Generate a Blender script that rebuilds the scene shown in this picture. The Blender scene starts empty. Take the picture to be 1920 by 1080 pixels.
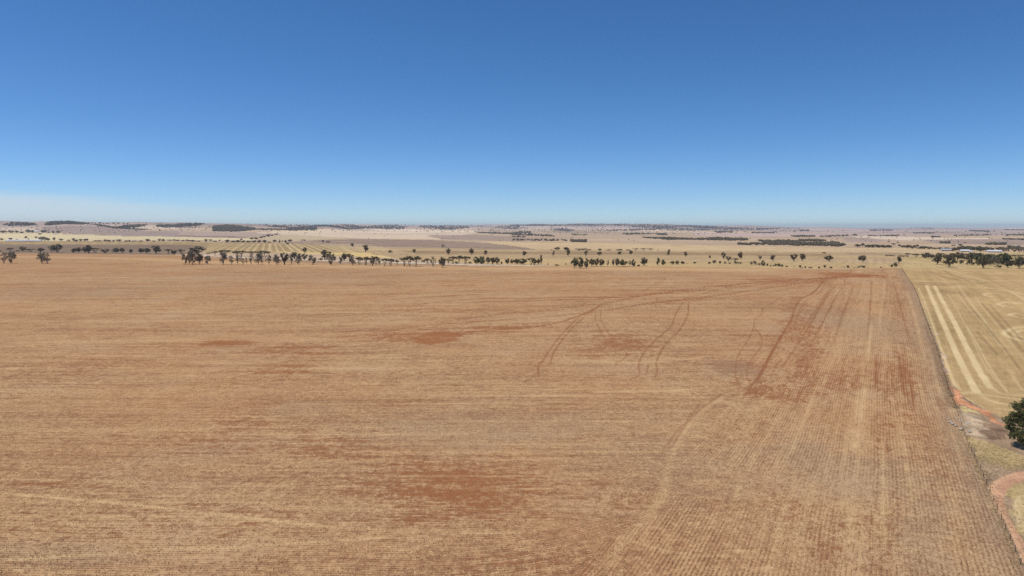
import bpy, math, random
import numpy as np

C = bpy.context.scene.collection
scene = bpy.context.scene
R = math.radians
random.seed(11)
rng = np.random.default_rng(11)

# ------------------------------------------------------------------ camera, sky, sun, exposure
FOC, EYE, CAMZ = 1280.0, 426.0, 55.0            # focal length in photo pixels, eye-level row, flying height
PITCH = math.atan((540 - EYE) / FOC)
cd = bpy.data.cameras.new('camera'); cam = bpy.data.objects.new('camera', cd); C.objects.link(cam)
cd.sensor_width = 36; cd.lens = 24; cd.clip_start = 1; cd.clip_end = 120000
cam.location = (0, 0, CAMZ); cam.rotation_euler = (math.pi / 2 - PITCH, 0, 0)
scene.camera = cam

SUN_EL, SUN_AZ = 69.0, -82.0                     # azimuth from +Y (view direction), positive to the right
world = bpy.data.worlds.new('World'); scene.world = world; world.use_nodes = True
wn, wl = world.node_tree.nodes, world.node_tree.links
bg = wn['Background']; bg.inputs['Strength'].default_value = 0.119
sky = wn.new('ShaderNodeTexSky'); sky.sky_type = 'NISHITA'; sky.sun_disc = False
sky.sun_elevation = R(SUN_EL); sky.sun_rotation = R(SUN_AZ)
sky.altitude = 300; sky.air_density = 0.6; sky.dust_density = 0.1; sky.ozone_density = 6.0
sd = bpy.data.lights.new('sun', 'SUN'); sd.energy = 3.5; sd.angle = R(0.53); sd.color = (1.0, 0.955, 0.89)
sun = bpy.data.objects.new('sun', sd); C.objects.link(sun)
sun.rotation_euler = (R(90 - SUN_EL), 0, R(180 - SUN_AZ))
scene.view_settings.view_transform = 'Standard'; scene.view_settings.look = 'None'
scene.view_settings.exposure = 0.0; scene.view_settings.gamma = 1.0
scene.view_settings.use_curve_mapping = False
scene.cycles.max_bounces = 6; scene.cycles.volume_bounces = 0
scene.cycles.use_denoising = False

# thin bank of high cloud low over the left horizon, part of the sky
def wnode(t, **k):
    n = wn.new(t)
    for a, v in k.items(): setattr(n, a, v)
    return n
tc = wnode('ShaderNodeTexCoord')
sx = wnode('ShaderNodeSeparateXYZ'); wl.new(tc.outputs['Generated'], sx.inputs[0])
def wm(op, a, b=None, c=None, clamp=False):
    n = wnode('ShaderNodeMath', operation=op); n.use_clamp = clamp
    for i, v in enumerate((a, b, c)):
        if v is None: continue
        if isinstance(v, (int, float)): n.inputs[i].default_value = v
        else: wl.new(v, n.inputs[i])
    return n.outputs[0]
def wrange(v, a, b):
    n = wnode('ShaderNodeMapRange', interpolation_type='SMOOTHSTEP')
    wl.new(v, n.inputs[0]); n.inputs[1].default_value = a; n.inputs[2].default_value = b
    return n.outputs[0]
vm = wnode('ShaderNodeVectorMath', operation='MULTIPLY'); wl.new(tc.outputs['Generated'], vm.inputs[0]); vm.inputs[1].default_value = (3, 3, 60)
nz = wnode('ShaderNodeTexNoise'); wl.new(vm.outputs[0], nz.inputs['Vector']); nz.inputs['Scale'].default_value = 2.0; nz.inputs['Detail'].default_value = 5
zz = wm('ADD', sx.outputs[2], wm('MULTIPLY', wm('SUBTRACT', nz.outputs['Fac'], 0.5), 0.02))
zz = wm('ADD', zz, wm('MULTIPLY', wm('ADD', sx.outputs[0], 0.6), 0.075))
bank = wm('MULTIPLY', wm('SUBTRACT', 1.0, wrange(zz, 0.030, 0.049)), wm('SUBTRACT', 1.0, wrange(sx.outputs[0], -0.62, -0.22)))
bank = wm('MULTIPLY', bank, wrange(sx.outputs[1], 0.0, 0.3))
wmix = wnode('ShaderNodeMix', data_type='RGBA')
wl.new(wm('MULTIPLY', bank, 0.62), wmix.inputs[0]); 
hs = wnode('ShaderNodeHueSaturation'); hs.inputs['Saturation'].default_value = 1.17
wl.new(sky.outputs[0], hs.inputs['Color'])
wl.new(hs.outputs[0], wmix.inputs[6]); wmix.inputs[7].default_value = (5.4, 6.0, 6.4, 1)
wl.new(wmix.outputs[2], bg.inputs['Color'])

# ------------------------------------------------------------------ helpers
def lin(r, g, b):
    f = lambda c: (c / 255 / 12.92) if c / 255 <= 0.04045 else ((c / 255 + 0.055) / 1.055) ** 2.4
    return (f(r), f(g), f(b))
def sstep(e0, e1, x):
    t = np.clip((x - e0) / (e1 - e0), 0, 1); return t * t * (3 - 2 * t)
def hash2(ix, iy, seed):
    h = (ix.astype(np.int64) * 374761393 + iy.astype(np.int64) * 668265263 + seed * 974711) & 0xffffffff
    h = ((h ^ (h >> 13)) * 1274126177) & 0xffffffff
    return ((h ^ (h >> 16)) & 0xffffff) / float(0xffffff)
def vnoise(x, y, seed=0):
    ix = np.floor(x); iy = np.floor(y); fx = x - ix; fy = y - iy
    fx = fx * fx * (3 - 2 * fx); fy = fy * fy * (3 - 2 * fy)
    a = hash2(ix, iy, seed); b = hash2(ix + 1, iy, seed); c = hash2(ix, iy + 1, seed); d = hash2(ix + 1, iy + 1, seed)
    return (a * (1 - fx) + b * fx) * (1 - fy) + (c * (1 - fx) + d * fx) * fy
def fbm(x, y, seed=0, n=4):
    s = 0; a = 0.5
    for i in range(n):
        s = s + a * vnoise(x, y, seed + i * 17); x = x * 2.03; y = y * 2.03; a *= 0.5
    return s / (1 - 0.5 ** n)

# ------------------------------------------------------------------ terrain heights
_ry = np.array([0, 200, 240, 290, 345, 450, 600, 730, 850, 1000, 1400, 2000, 2600.])
_rh = np.array([0, 0, .6, 4, 7.4, 9.6, 10.6, 11, 10.4, 8, 2.5, 0, 0.])
_ty = np.arange(0, 2601, 2.0); _th = np.interp(_ty, _ry, _rh)
_k = np.exp(-np.linspace(-2, 2, 41) ** 2); _k /= _k.sum()
_th = np.convolve(np.pad(_th, 20, 'edge'), _k, 'valid')
SK = np.array([(-300, 416), (0, 416.5), (60, 417.5), (100, 416), (150, 416.5), (200, 418), (260, 417.5), (300, 418.5), (350, 419), (420, 421.5), (470, 422.5), (520, 422), (600, 423), (645, 420.5), (700, 422), (760, 422.5), (840, 423), (900, 422), (960, 422.5), (1050, 420), (1090, 418.6), (1120, 419.4), (1160, 418.6), (1200, 418.8), (1250, 420.5), (1300, 421.6), (1350, 423.5), (1420, 425), (1480, 427), (1530, 426), (1600, 428), (1680, 428), (1750, 427), (1830, 428.3), (1900, 427.5), (2300, 427.5)])
def HT(x, y):
    x = np.asarray(x, float); y = np.asarray(y, float)
    r = np.hypot(x, y); yy = np.maximum(y, 1.0)
    a = np.clip(x / yy, -1.3, 1.3); a = np.where(y < 1, np.sign(x) * 1.3, a)
    px = 960 + 1280 * a
    h = np.interp(np.clip(y, 0, 2600), _ty, _th) * (0.6 + 0.4 * sstep(-.35, .1, a))
    h = h + (fbm(x / 90, y / 90, 5, 3) - .5) * 1.1 * sstep(60, 200, r) * (1 - .6 * sstep(1500, 3000, r))
    h = h + (fbm(x / 420, y / 420, 9, 2) - .5) * 5 * sstep(1000, 2000, r)
    zr = np.interp(px, [430, 520, 620, 660, 1300, 1480, 1600], [8000, 9000, 10000, 15000, 15500, 18000, 20000])
    z0 = np.interp(px, [430, 640, 760, 1300, 1600], [4300, 4800, 8000, 9000, 11500])
    top = CAMZ + (EYE - np.interp(px, SK[:, 0], SK[:, 1])) / FOC * zr
    t = (r - z0) / (zr - z0)
    far = top * sstep(0, 1, t) * (1 - .6 * sstep(1.0, 1.8, t))
    amp = np.interp(px, [600, 700, 1350, 1500], [30, 75, 75, 32])
    far = far + (fbm(x / 1500, y / 1500, 21, 4) - .52) * amp * sstep(-.05, .45, t)
    far = far + (fbm(x / 500, y / 500, 33, 3) - .5) * amp * .4 * sstep(.1, .6, t)
    return h + far

cp, sp = math.cos(PITCH), math.sin(PITCH)
_rs = np.geomspace(70, 42000, 640)
def ground(pts):
    """surveyed points of the photograph -> where they lie on the terrain (x, y)"""
    pts = np.atleast_2d(np.asarray(pts, float)); out = np.zeros((len(pts), 2))
    dx = (pts[:, 0] - 960) / FOC; dy = -(pts[:, 1] - 540) / FOC
    D = np.stack([dx, cp + dy * sp, -sp + dy * cp], 1)
    D /= np.hypot(D[:, 0], D[:, 1])[:, None]
    for s in range(0, len(pts), 200):
        d = D[s:s + 200]
        X = d[:, :1] * _rs; Y = d[:, 1:2] * _rs; Z = CAMZ + d[:, 2:] * _rs
        below = Z < HT(X, Y)
        first = np.where(below.any(1), below.argmax(1), len(_rs) - 1); first = np.maximum(first, 1)
        lo = _rs[first - 1].copy(); hi = _rs[first].copy()
        for _ in range(22):
            m = (lo + hi) / 2; b = CAMZ + d[:, 2] * m < HT(d[:, 0] * m, d[:, 1] * m)
            hi = np.where(b, m, hi); lo = np.where(b, lo, m)
        out[s:s + 200] = d[:, :2] * hi[:, None]
    return out
def smooth_line(pts, n=6):
    p = np.asarray(pts, float)
    if len(p) < 3:
        return np.stack([np.linspace(p[0, i], p[-1, i], 14) for i in (0, 1)], 1)
    q = np.vstack([2 * p[0] - p[1], p, 2 * p[-1] - p[-2]]); out = []
    for i in range(1, len(q) - 2):
        t = np.linspace(0, 1, n, endpoint=False)[:, None]
        a, b, c, d = q[i - 1], q[i], q[i + 1], q[i + 2]
        out.append(.5 * (2 * b + (c - a) * t + (2 * a - 5 * b + 4 * c - d) * t ** 2 + (3 * b - a - 3 * c + d) * t ** 3))
    out.append(q[-2][None]); return np.vstack(out)
def dense_poly(pts, n=8):
    p = np.asarray(pts, float); o = []
    for i in range(len(p)):
        a, b = p[i], p[(i + 1) % len(p)]
        o += [a + (b - a) * k / n for k in range(n)]
    return np.array(o)
def inside(X, Y, poly):
    res = np.zeros(X.shape, bool)
    sel = (X >= poly[:, 0].min()) & (X <= poly[:, 0].max()) & (Y >= poly[:, 1].min()) & (Y <= poly[:, 1].max())
    x, y = X[sel], Y[sel]; r = np.zeros(x.shape, bool)
    for i in range(len(poly)):
        x1, y1 = poly[i]; x2, y2 = poly[i - 1]
        if y1 == y2: continue
        r ^= ((y1 > y) != (y2 > y)) & (x < (x2 - x1) * (y - y1) / (y2 - y1) + x1)
    res[sel] = r; return res
def region(pts, n=8): return ground(dense_poly(pts, n))
def near_line(L, reach):
    return np.where((GX > L[:, 0].min() - reach) & (GX < L[:, 0].max() + reach) & (GY > L[:, 1].min() - reach) & (GY < L[:, 1].max() + reach))[0]
def seg_dist(x, y, L):
    """distance to a polyline, position along it, and how much it runs across the view"""
    dd = np.full(x.shape, 1e9); tt = np.zeros(x.shape); hz = np.zeros(x.shape)
    for i in range(len(L) - 1):
        a, b = L[i], L[i + 1]; ab = b - a; l2 = ab @ ab + 1e-9
        t = np.clip(((x - a[0]) * ab[0] + (y - a[1]) * ab[1]) / l2, 0, 1)
        q = np.hypot(x - a[0] - t * ab[0], y - a[1] - t * ab[1])
        m = q < dd; dd[m] = q[m]; tt[m] = (i + t[m]) / (len(L) - 1); hz[m] = ab[0] ** 2 / l2
    return dd, tt, hz
def line_dist(X, Y, L, reach):
    d = np.full(X.shape, 1e9); v = np.zeros(X.shape)
    sel = near_line(L, reach); d[sel], v[sel], _ = seg_dist(X[sel], Y[sel], L); return d, v

# ------------------------------------------------------------------ ground sheet: fine in view, coarse all round
fine = np.arange(-40.5, 40.51, 0.085)
coarse = np.arange(44, 317, 4.0)
th = np.radians(np.concatenate([fine, coarse]))
dys = np.concatenate([np.arange(740, 50, -1.35), np.arange(50, 12, -.7)])
rad = np.concatenate([[8, 25, 45, 65, 82], CAMZ * FOC / dys, np.geomspace(CAMZ * FOC / 11.6, 27000, 100)])
NT_, NR = len(th), len(rad)
RR, TT = np.meshgrid(rad, th, indexing='ij')
GX = (RR * np.sin(TT)).ravel(); GY = (RR * np.cos(TT)).ravel()
GZ = HT(GX, GY)
NV = NR * NT_

warp = (fbm(GX / 25, GY / 25, 51, 3) - .5)
wx = GX + warp * np.clip(RR.ravel() * .012, .6, 60); wy = GY + (fbm(GX / 25, GY / 25, 52, 3) - .5) * np.clip(RR.ravel() * .03, .6, 160)

FENCE_PX = [(1690, 503), (1700, 519), (1716, 545), (1736, 600), (1757, 655), (1775, 718), (1789, 757), (1801, 795), (1814, 830), (1832, 870), (1850, 910), (1880, 980), (1917, 1068), (1960, 1165)]
fence_line = ground(smooth_line(FENCE_PX, 6))
PAD = [(1690, 503), (1700, 519), (1718, 545), (1739, 600), (1762, 655), (1779, 708), (1790, 724), (1812, 748), (1850, 770), (1895, 790), (1950, 803), (2300, 860), (2300, 503)]
VERGE = [(1690, 502), (1700, 519), (1716, 545), (1736, 600), (1757, 655), (1775, 718), (1789, 757), (1801, 795), (1814, 830), (1832, 870), (1850, 910), (1880, 980), (1917, 1068), (1960, 1165), (2300, 1165), (2300, 860), (1950, 803), (1895, 790), (1850, 770), (1812, 748), (1790, 724), (1779, 708), (1762, 655), (1739, 600), (1718, 545), (1700, 519)]
FIELD = [(-500, 466), (0, 475), (200, 476.5), (330, 478.5), (420, 484), (520, 491), (640, 495), (800, 498), (900, 499.5), (1050, 499), (1190, 500), (1300, 501), (1420, 503), (1560, 504.5), (1690, 503)] + FENCE_PX[1:] + [(1960, 1165), (-500, 1165)]
TRACK = [(1920, 884), (1900, 886), (1878, 894), (1860, 905), (1852, 915), (1855, 925), (1862, 945), (1874, 965), (1890, 990), (1903, 1020), (1922, 1065), (1960, 1150), (2010, 1150), (1960, 1080), (1918, 1012), (1896, 978), (1887, 955), (1882, 935), (1888, 920), (1900, 909), (1920, 903), (2000, 900), (2300, 925), (2300, 900), (2000, 878)]
ROAD = [(378, 478.2), (480, 483.2), (645, 489), (780, 492.6), (880, 494.8), (980, 497), (1040, 498), (1040, 499), (880, 496.2), (780, 494), (645, 490.4), (480, 484.6), (378, 479.4)]

base = np.tile(np.array(lin(188, 162, 132)), (NV, 1))
red = np.zeros(NV); track = np.zeros(NV); straw = np.zeros(NV); grey = np.zeros(NV)
big = fbm(GX / 900, GY / 900, 61, 4)
base *= (1 + (big - .5) * .5)[:, None]
# patchwork of paddocks, far ones first
FIELDS = [
 ([(-400, 436), (0, 428), (700, 428), (1300, 430), (2300, 432), (2300, 424), (1400, 420), (700, 418), (-400, 412)], (182, 160, 142)),
 ([(0, 427), (110, 427), (95, 434), (0, 434)], (200, 178, 150)),
 ([(75, 425), (170, 424), (270, 431), (330, 431.5), (480, 437), (480, 444), (320, 443.5), (230, 443), (120, 437.5), (60, 434)], (164, 142, 124)),
 ([(180, 423.5), (260, 421), (330, 424), (330, 429), (270, 430)], (205, 182, 155)),
 ([(330, 432), (480, 436), (560, 440), (470, 444), (330, 441)], (178, 154, 132)),
 ([(330, 441), (440, 443), (470, 446), (330, 444)], (150, 128, 115)),
 ([(-300, 437), (0, 437), (110, 438), (230, 443.3), (320, 443.8), (420, 446), (480, 447.5), (480, 451), (330, 450), (0, 453.5), (-300, 454)], (208, 188, 146)),
 ([(500, 443), (545, 440), (640, 441), (650, 447), (600, 450), (520, 453), (490, 450)], (192, 170, 135)),
 ([(480, 437), (560, 430), (690, 429), (760, 430), (900, 434), (880, 440), (800, 442), (830, 449), (690, 447.5), (600, 443)], (206, 182, 152)),
 ([(800, 441), (900, 440), (960, 444), (1040, 449), (1040, 452), (960, 453), (880, 450), (830, 449)], (170, 147, 126)),
 ([(900, 452), (960, 453), (1060, 453), (1300, 459), (1600, 464), (2300, 462), (2300, 480), (1600, 478), (1300, 471), (1010, 469), (965, 465)], (198, 170, 132)),
 ([(530, 455), (600, 450), (690, 448.3), (800, 450), (900, 454.5), (965, 461), (1012, 469), (965, 467), (840, 465), (700, 462), (650, 461.5), (560, 458)], (158, 134, 114)),
 ([(-300, 452.5), (0, 452.5), (330, 453.5), (520, 456), (650, 462), (700, 474), (735, 484), (640, 480), (560, 475), (400, 474), (0, 458), (-300, 458)], (170, 144, 106)),
 ([(-300, 457.5), (0, 458), (240, 458.5), (330, 459), (392, 461), (380, 473), (330, 478), (0, 475), (-300, 472)], (146, 124, 102)),
 ([(660, 463), (840, 466.5), (965, 468.5), (1300, 470.5), (1700, 474), (1700, 490), (1300, 487), (1000, 486), (740, 484)], (182, 155, 118)),
 ([(660, 470), (760, 470), (965, 471), (1300, 473), (1560, 476), (1560, 481), (1300, 478.5), (965, 476.5), (760, 476), (700, 474)], (165, 138, 106)),
 ([(505, 471.5), (570, 473), (640, 474), (690, 473.5), (740, 484), (700, 483), (640, 479), (560, 476)], (206, 176, 122)),
 ([(740, 484), (1000, 485.5), (1300, 488), (1690, 492), (1690, 503), (1560, 504.5), (1300, 501), (1050, 499), (880, 495)], (188, 160, 118)),
 ([(378, 479.5), (640, 490.5), (880, 496.3), (880, 500), (640, 496), (520, 492), (420, 485)], (164, 136, 108)),
 ([(1420, 427.5), (2300, 428), (2300, 442), (1760, 442), (1600, 444), (1420, 438)], (184, 160, 142)),
 ([(1600, 444), (1625, 442), (1700, 444), (1800, 446), (1860, 447), (1860, 450), (1700, 451), (1640, 448)], (212, 188, 160)),
 ([(1580, 446), (1625, 446), (1665, 451), (1640, 455), (1580, 454)], (172, 148, 130)),
 ([(1720, 449.5), (1920, 447), (2300, 446), (2300, 458), (1920, 460), (1760, 457)], (170, 147, 128)),
 ([(1300, 436), (1600, 441), (1600, 443), (1420, 444), (1300, 443)], (192, 166, 148)),
 ([(1500, 454), (1545, 455), (1547, 457), (1510, 457)], (214, 200, 178)),
 ([(1690, 480), (1920, 474), (2300, 474), (2300, 503), (1690, 503)], (188, 162, 118)),
 ([(1580, 474), (1690, 474), (1690, 478), (1580, 478)], (172, 146, 114)),
]
FM = np.array(lin(180, 154, 126))
for pts, col in FIELDS:
    m = inside(wx, wy, region(pts))
    base[m] = np.clip(FM + (np.array(lin(*col)) * np.array([1.0, 1.0, .99]) - FM) * 1.2, .03, .9) * (1 + (big[m] - .5) * .35)[:, None]
rr_ = RR.ravel(); mot = fbm(GX / 700, GY / 1400, 65, 4); mk = sstep(5200, 9000, rr_)
base *= (1 + mk * ((mot - .5) * 1.5))[:, None]
fieldm = inside(GX, GY, region(FIELD)); padm = inside(GX, GY, region(PAD)); vergem = inside(GX, GY, region(VERGE, 6))
trackw = inside(GX + warp * 1.6, GY + warp * 2.5, region(TRACK)); trackm = trackw & ~fieldm; roadm = inside(GX, GY, region(ROAD))
base[padm] = np.array(lin(180, 150, 104)) * (1 + (fbm(GX[padm] / 60, GY[padm] / 60, 71, 3) - .5)[:, None] * .3)
base[vergem] = np.array(lin(162, 136, 108)) * (1 + (fbm(GX[vergem] / 9, GY[vergem] / 9, 72, 4) - .5)[:, None] * .9)
base[roadm] = lin(205, 190, 165)
w4 = fbm(GX / 5, GY / 5, 53, 3) - .5; wn1 = GX + warp * 4 + w4 * 6; wn2 = GY + warp * 8 + (fbm(GX / 5, GY / 5, 54, 3) - .5) * 14
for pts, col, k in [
    ([(1822, 826), (1850, 832), (1890, 848), (1925, 862), (2100, 900), (2100, 930), (1925, 878), (1880, 880), (1850, 866), (1832, 850)], (174, 150, 106), .5),
    ([(1790, 757), (1815, 775), (1850, 790), (1875, 815), (1835, 826), (1812, 815), (1798, 785)], (172, 150, 122), 1.1),
    ([(1775, 718), (1786, 724), (1800, 742), (1822, 757), (1870, 782), (1890, 797), (1870, 793), (1830, 770), (1800, 755), (1785, 745)], (190, 134, 98), 1.1),
    ([(1742, 610), (1752, 625), (1765, 660), (1776, 700), (1772, 712), (1757, 668), (1743, 630)], (184, 156, 134), .9),
    ([(1836, 792), (1860, 794), (1884, 800), (1888, 822), (1862, 828), (1842, 816)], (138, 112, 90), 1.1),  # brown scrub beside the big tree, dark shadow there painted into the colour
    ([(1797, 760), (1812, 762), (1830, 774), (1812, 778), (1800, 770)], (190, 168, 116), .5),
    ([(1888, 920), (1905, 912), (1960, 905), (2100, 960), (2100, 1150), (1960, 1150), (1925, 1015), (1900, 975), (1889, 950)], (186, 160, 112), .4)]:
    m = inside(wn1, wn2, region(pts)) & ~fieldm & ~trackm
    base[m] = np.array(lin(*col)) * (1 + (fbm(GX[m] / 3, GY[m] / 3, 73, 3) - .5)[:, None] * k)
base[trackm] = np.array(lin(204, 156, 122)) * (1 + (fbm(GX[trackm] / 4, GY[trackm] / 4, 74, 3) - .5)[:, None] * .35)

def stroke(target, pts, w, s, jit=.6, only=None, fade=0, seed=0, hard=False, wide=.75):
    """a wheel track or swath along a surveyed line: half-width w metres, strength s; stretches that run
    across the view are bundles of passes, so they are wider"""
    L = ground(smooth_line(pts)); zmax = max(L[:, 1].max(), 100); wm_ = max(w, wide * zmax ** 2 / 70400)
    sel = near_line(L, wm_ * 3.2)
    if only is not None: sel = sel[only[sel]]
    x, y = GX[sel], GY[sel]; d, v, hz = seg_dist(x, y, L)
    ww = np.maximum(w, wide * y ** 2 / 70400 * hz ** 2)
    d = d + (vnoise(x / (ww * 2 + 1), y / (ww * 2 + 1), 60 + seed) - .5) * ww * .3
    g = (1 - sstep(.75, 1.25, d / ww)) if hard else np.exp(-(d / ww) ** 2)
    if fade: g *= sstep(0, fade, v) * (1 - sstep(1 - fade, 1, v))
    g *= 1 - jit + jit * 1.6 * vnoise(x / (w * 4 + 3), y / (w * 4 + 3), 80 + seed)
    target[sel] = np.maximum(target[sel], g * s)

# red wheel tracks over the ploughed field
for i, (w, s, pts) in enumerate([
    (1.5, .9, [(855, 628), (873, 623), (973, 615), (1037, 607), (1083, 593), (1117, 578), (1130, 570), (1170, 562), (1217, 553), (1280, 547), (1400, 532), (1540, 521), (1620, 517)]),
    (.9, .55, [(620, 634), (683, 628), (773, 613), (853, 600), (923, 590), (1007, 585), (1073, 577), (1117, 562), (1180, 556)]),
    (1.0, .6, [(600, 650), (677, 633), (757, 622), (800, 618)]),
    (1.1, .7, [(830, 608), (940, 600), (1023, 594), (1097, 587), (1133, 582), (1190, 573), (1280, 563), (1357, 553), (1440, 540), (1523, 527), (1600, 518)]),
    (1.6, .55, [(760, 575), (803, 568), (903, 560), (987, 560), (1073, 557), (1140, 558), (1217, 553), (1307, 540), (1400, 531)]),
    (1.0, .7, [(1117, 578), (1083, 597), (1057, 623), (1037, 647), (1020, 673), (1010, 687), (1010, 706)]),
    (1.0, .7, [(1127, 572), (1097, 593), (1070, 618), (1050, 643), (1037, 663), (1032, 682)]),
    (.7, .55, [(1117, 583), (1117, 600), (1127, 623), (1138, 640)]),
    (.7, .6, [(1127, 580), (1127, 600), (1137, 617), (1147, 637), (1163, 647), (1175, 667), (1153, 683)]),
    (.75, .85, [(1280, 568), (1268, 587), (1257, 613), (1230, 637), (1208, 660), (1198, 683), (1198, 703), (1180, 712)]),
    (.75, .85, [(1292, 566), (1288, 593), (1273, 620), (1250, 643), (1237, 663), (1230, 682), (1233, 693), (1228, 708)]),
    (.7, .6, [(1215, 683), (1213, 697), (1210, 702)]),
    (1.6, .9, [(1140, 568), (1217, 552), (1307, 540), (1400, 532), (1473, 525), (1540, 522), (1607, 518)]),
    (1.4, .85, [(1140, 582), (1223, 567), (1293, 562), (1357, 553), (1440, 540), (1523, 527), (1567, 522)]),
    (1.4, .6, [(1280, 560), (1340, 545), (1400, 527)]), (1.2, .5, [(1340, 556), (1410, 543), (1475, 530), (1530, 523)]),
    (1.0, .5, [(1213, 541), (1230, 534), (1244, 526), (1247, 518)]), (1.0, .4, [(1070, 537), (1090, 530), (1105, 525)]), (.9, .35, [(1088, 545), (1096, 535), (1105, 528)]),
    (1.5, .85, [(1545, 524), (1527, 547), (1500, 562), (1490, 580), (1483, 600), (1470, 623), (1453, 650), (1437, 680), (1420, 710), (1407, 723)]), (1.2, .5, [(1407, 723), (1357, 738), (1327, 757)]),
    (1.0, .7, [(1552, 526), (1535, 549), (1508, 567), (1497, 590), (1488, 615)]),
    (.9, .45, [(1327, 757), (1300, 780), (1280, 805), (1262, 835)]), (.9, .35, [(1312, 757), (1287, 790), (1265, 815), (1240, 850)]),
    (.7, .65, [(1473, 552), (1450, 567), (1430, 579), (1430, 587), (1415, 600), (1413, 613), (1403, 637), (1387, 660), (1380, 680), (1380, 707), (1388, 723)]),
    (.7, .65, [(1413, 613), (1427, 630), (1427, 650), (1407, 677), (1400, 703), (1408, 722)]),
    (.5, .6, [(1268, 743), (1300, 750), (1327, 760)]), (.6, .4, [(1403, 573), (1408, 582), (1402, 592)]),
    (.7, .45, [(1232, 560), (1230, 568), (1228, 578)]), (.5, .4, [(773, 835), (780, 850), (786, 866)]), (.5, .35, [(722, 850), (726, 866)]),
    (.9, .5, [(760, 583), (810, 578), (840, 585)]), (1.6, .4, [(700, 565), (800, 557), (900, 552)]),
    (2.0, .6, [(1500, 535), (1560, 522), (1640, 517)]), (3.0, .7, [(1540, 524), (1590, 518), (1650, 516)]),
    (2.0, .5, [(1350, 545), (1450, 530), (1560, 521)]), (1.4, .5, [(1180, 575), (1290, 560), (1400, 546), (1500, 532), (1580, 523)]), (1.4, .45, [(900, 566), (1050, 562), (1180, 553), (1300, 546), (1440, 532)]), (1.4, .4, [(860, 598), (1000, 583), (1120, 570)]), (1.4, .4, [(1250, 570), (1380, 556), (1490, 540), (1560, 527)]),
    ]):
    stroke(track, pts, w * .34, min(s * (1.3 if w >= 1.4 else .95), .95), jit=.45, only=fieldm, seed=i)
# tramlines close to the fence (red furrows)
for i, (w, s, pts) in enumerate([
    (.9, .55, [(1692, 660), (1697, 700), (1702, 740), (1706, 770)]), (.8, .8, [(1683, 655), (1690, 700), (1698, 755)]), (.8, .7, [(1702, 690), (1709, 730), (1714, 775)]),
    (.8, .65, [(1643, 660), (1642, 700), (1641, 730)]), (.7, .5, [(1625, 680), (1622, 730)]), (.8, .45, [(1610, 690), (1604, 735)]), (.7, .45, [(1663, 690), (1664, 750)]), (.7, .4, [(1672, 670), (1676, 740)]),
    (.9, .45, [(1670, 512), (1690, 580), (1705, 640)]), (.9, .4, [(1635, 520), (1632, 570), (1626, 640)]), (.9, .4, [(1605, 522), (1580, 590), (1560, 650)]), (.9, .5, [(1590, 522), (1560, 570), (1520, 650), (1490, 700)]),
    (1.0, .55, [(1575, 524), (1545, 565), (1500, 640), (1455, 705)]), (.9, .5, [(1565, 530), (1530, 580), (1490, 640)]), (.9, .4, [(1655, 505), (1652, 512)]), (.9, .45, [(1640, 505), (1636, 514)]), (.9, .4, [(1622, 505), (1616, 514)]), (.9, .35, [(1600, 505), (1588, 514)])]):
    stroke(track, pts, w * .45, min(s * 1.15, 1), jit=.6, only=fieldm, fade=.15, seed=40 + i)
def blotch(target, px, rx, ry, s, rough=.5, scale=(6, 3), seed=0, hard=.35, only=None):
    q3 = ground([(px[0], px[1]), (px[0] + rx, px[1]), (px[0], px[1] - ry)]); c = q3[0]
    if ry > rx * .8: ux = q3[1] - c; uy = q3[2] - c; uy = uy / np.hypot(*uy); ay = np.hypot(*(q3[2] - c)); ax = np.hypot(*ux); ux = np.array([uy[1], -uy[0]]); ax = abs((q3[1] - c) @ ux)
    else: ux = np.array([1., 0]); uy = np.array([0., 1]); ax = np.hypot(*(q3[1] - c)); ay = abs(q3[2][1] - c[1])
    m = max(ax, ay) * 2.6; sel = np.where((abs(GX - c[0]) < m) & (abs(GY - c[1]) < m))[0]
    if only is not None: sel = sel[only[sel]]
    x, y = GX[sel], GY[sel]
    q = np.hypot(((x - c[0]) * ux[0] + (y - c[1]) * ux[1]) / ax, ((x - c[0]) * uy[0] + (y - c[1]) * uy[1]) / ay)
    q = q + (fbm(x / scale[0], y / scale[1], 200 + seed, 4) - .5) * 2 * rough
    g = 1 - sstep(1 - hard, 1 + hard, q)
    target[sel] = np.maximum(target[sel], g * s)
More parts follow.
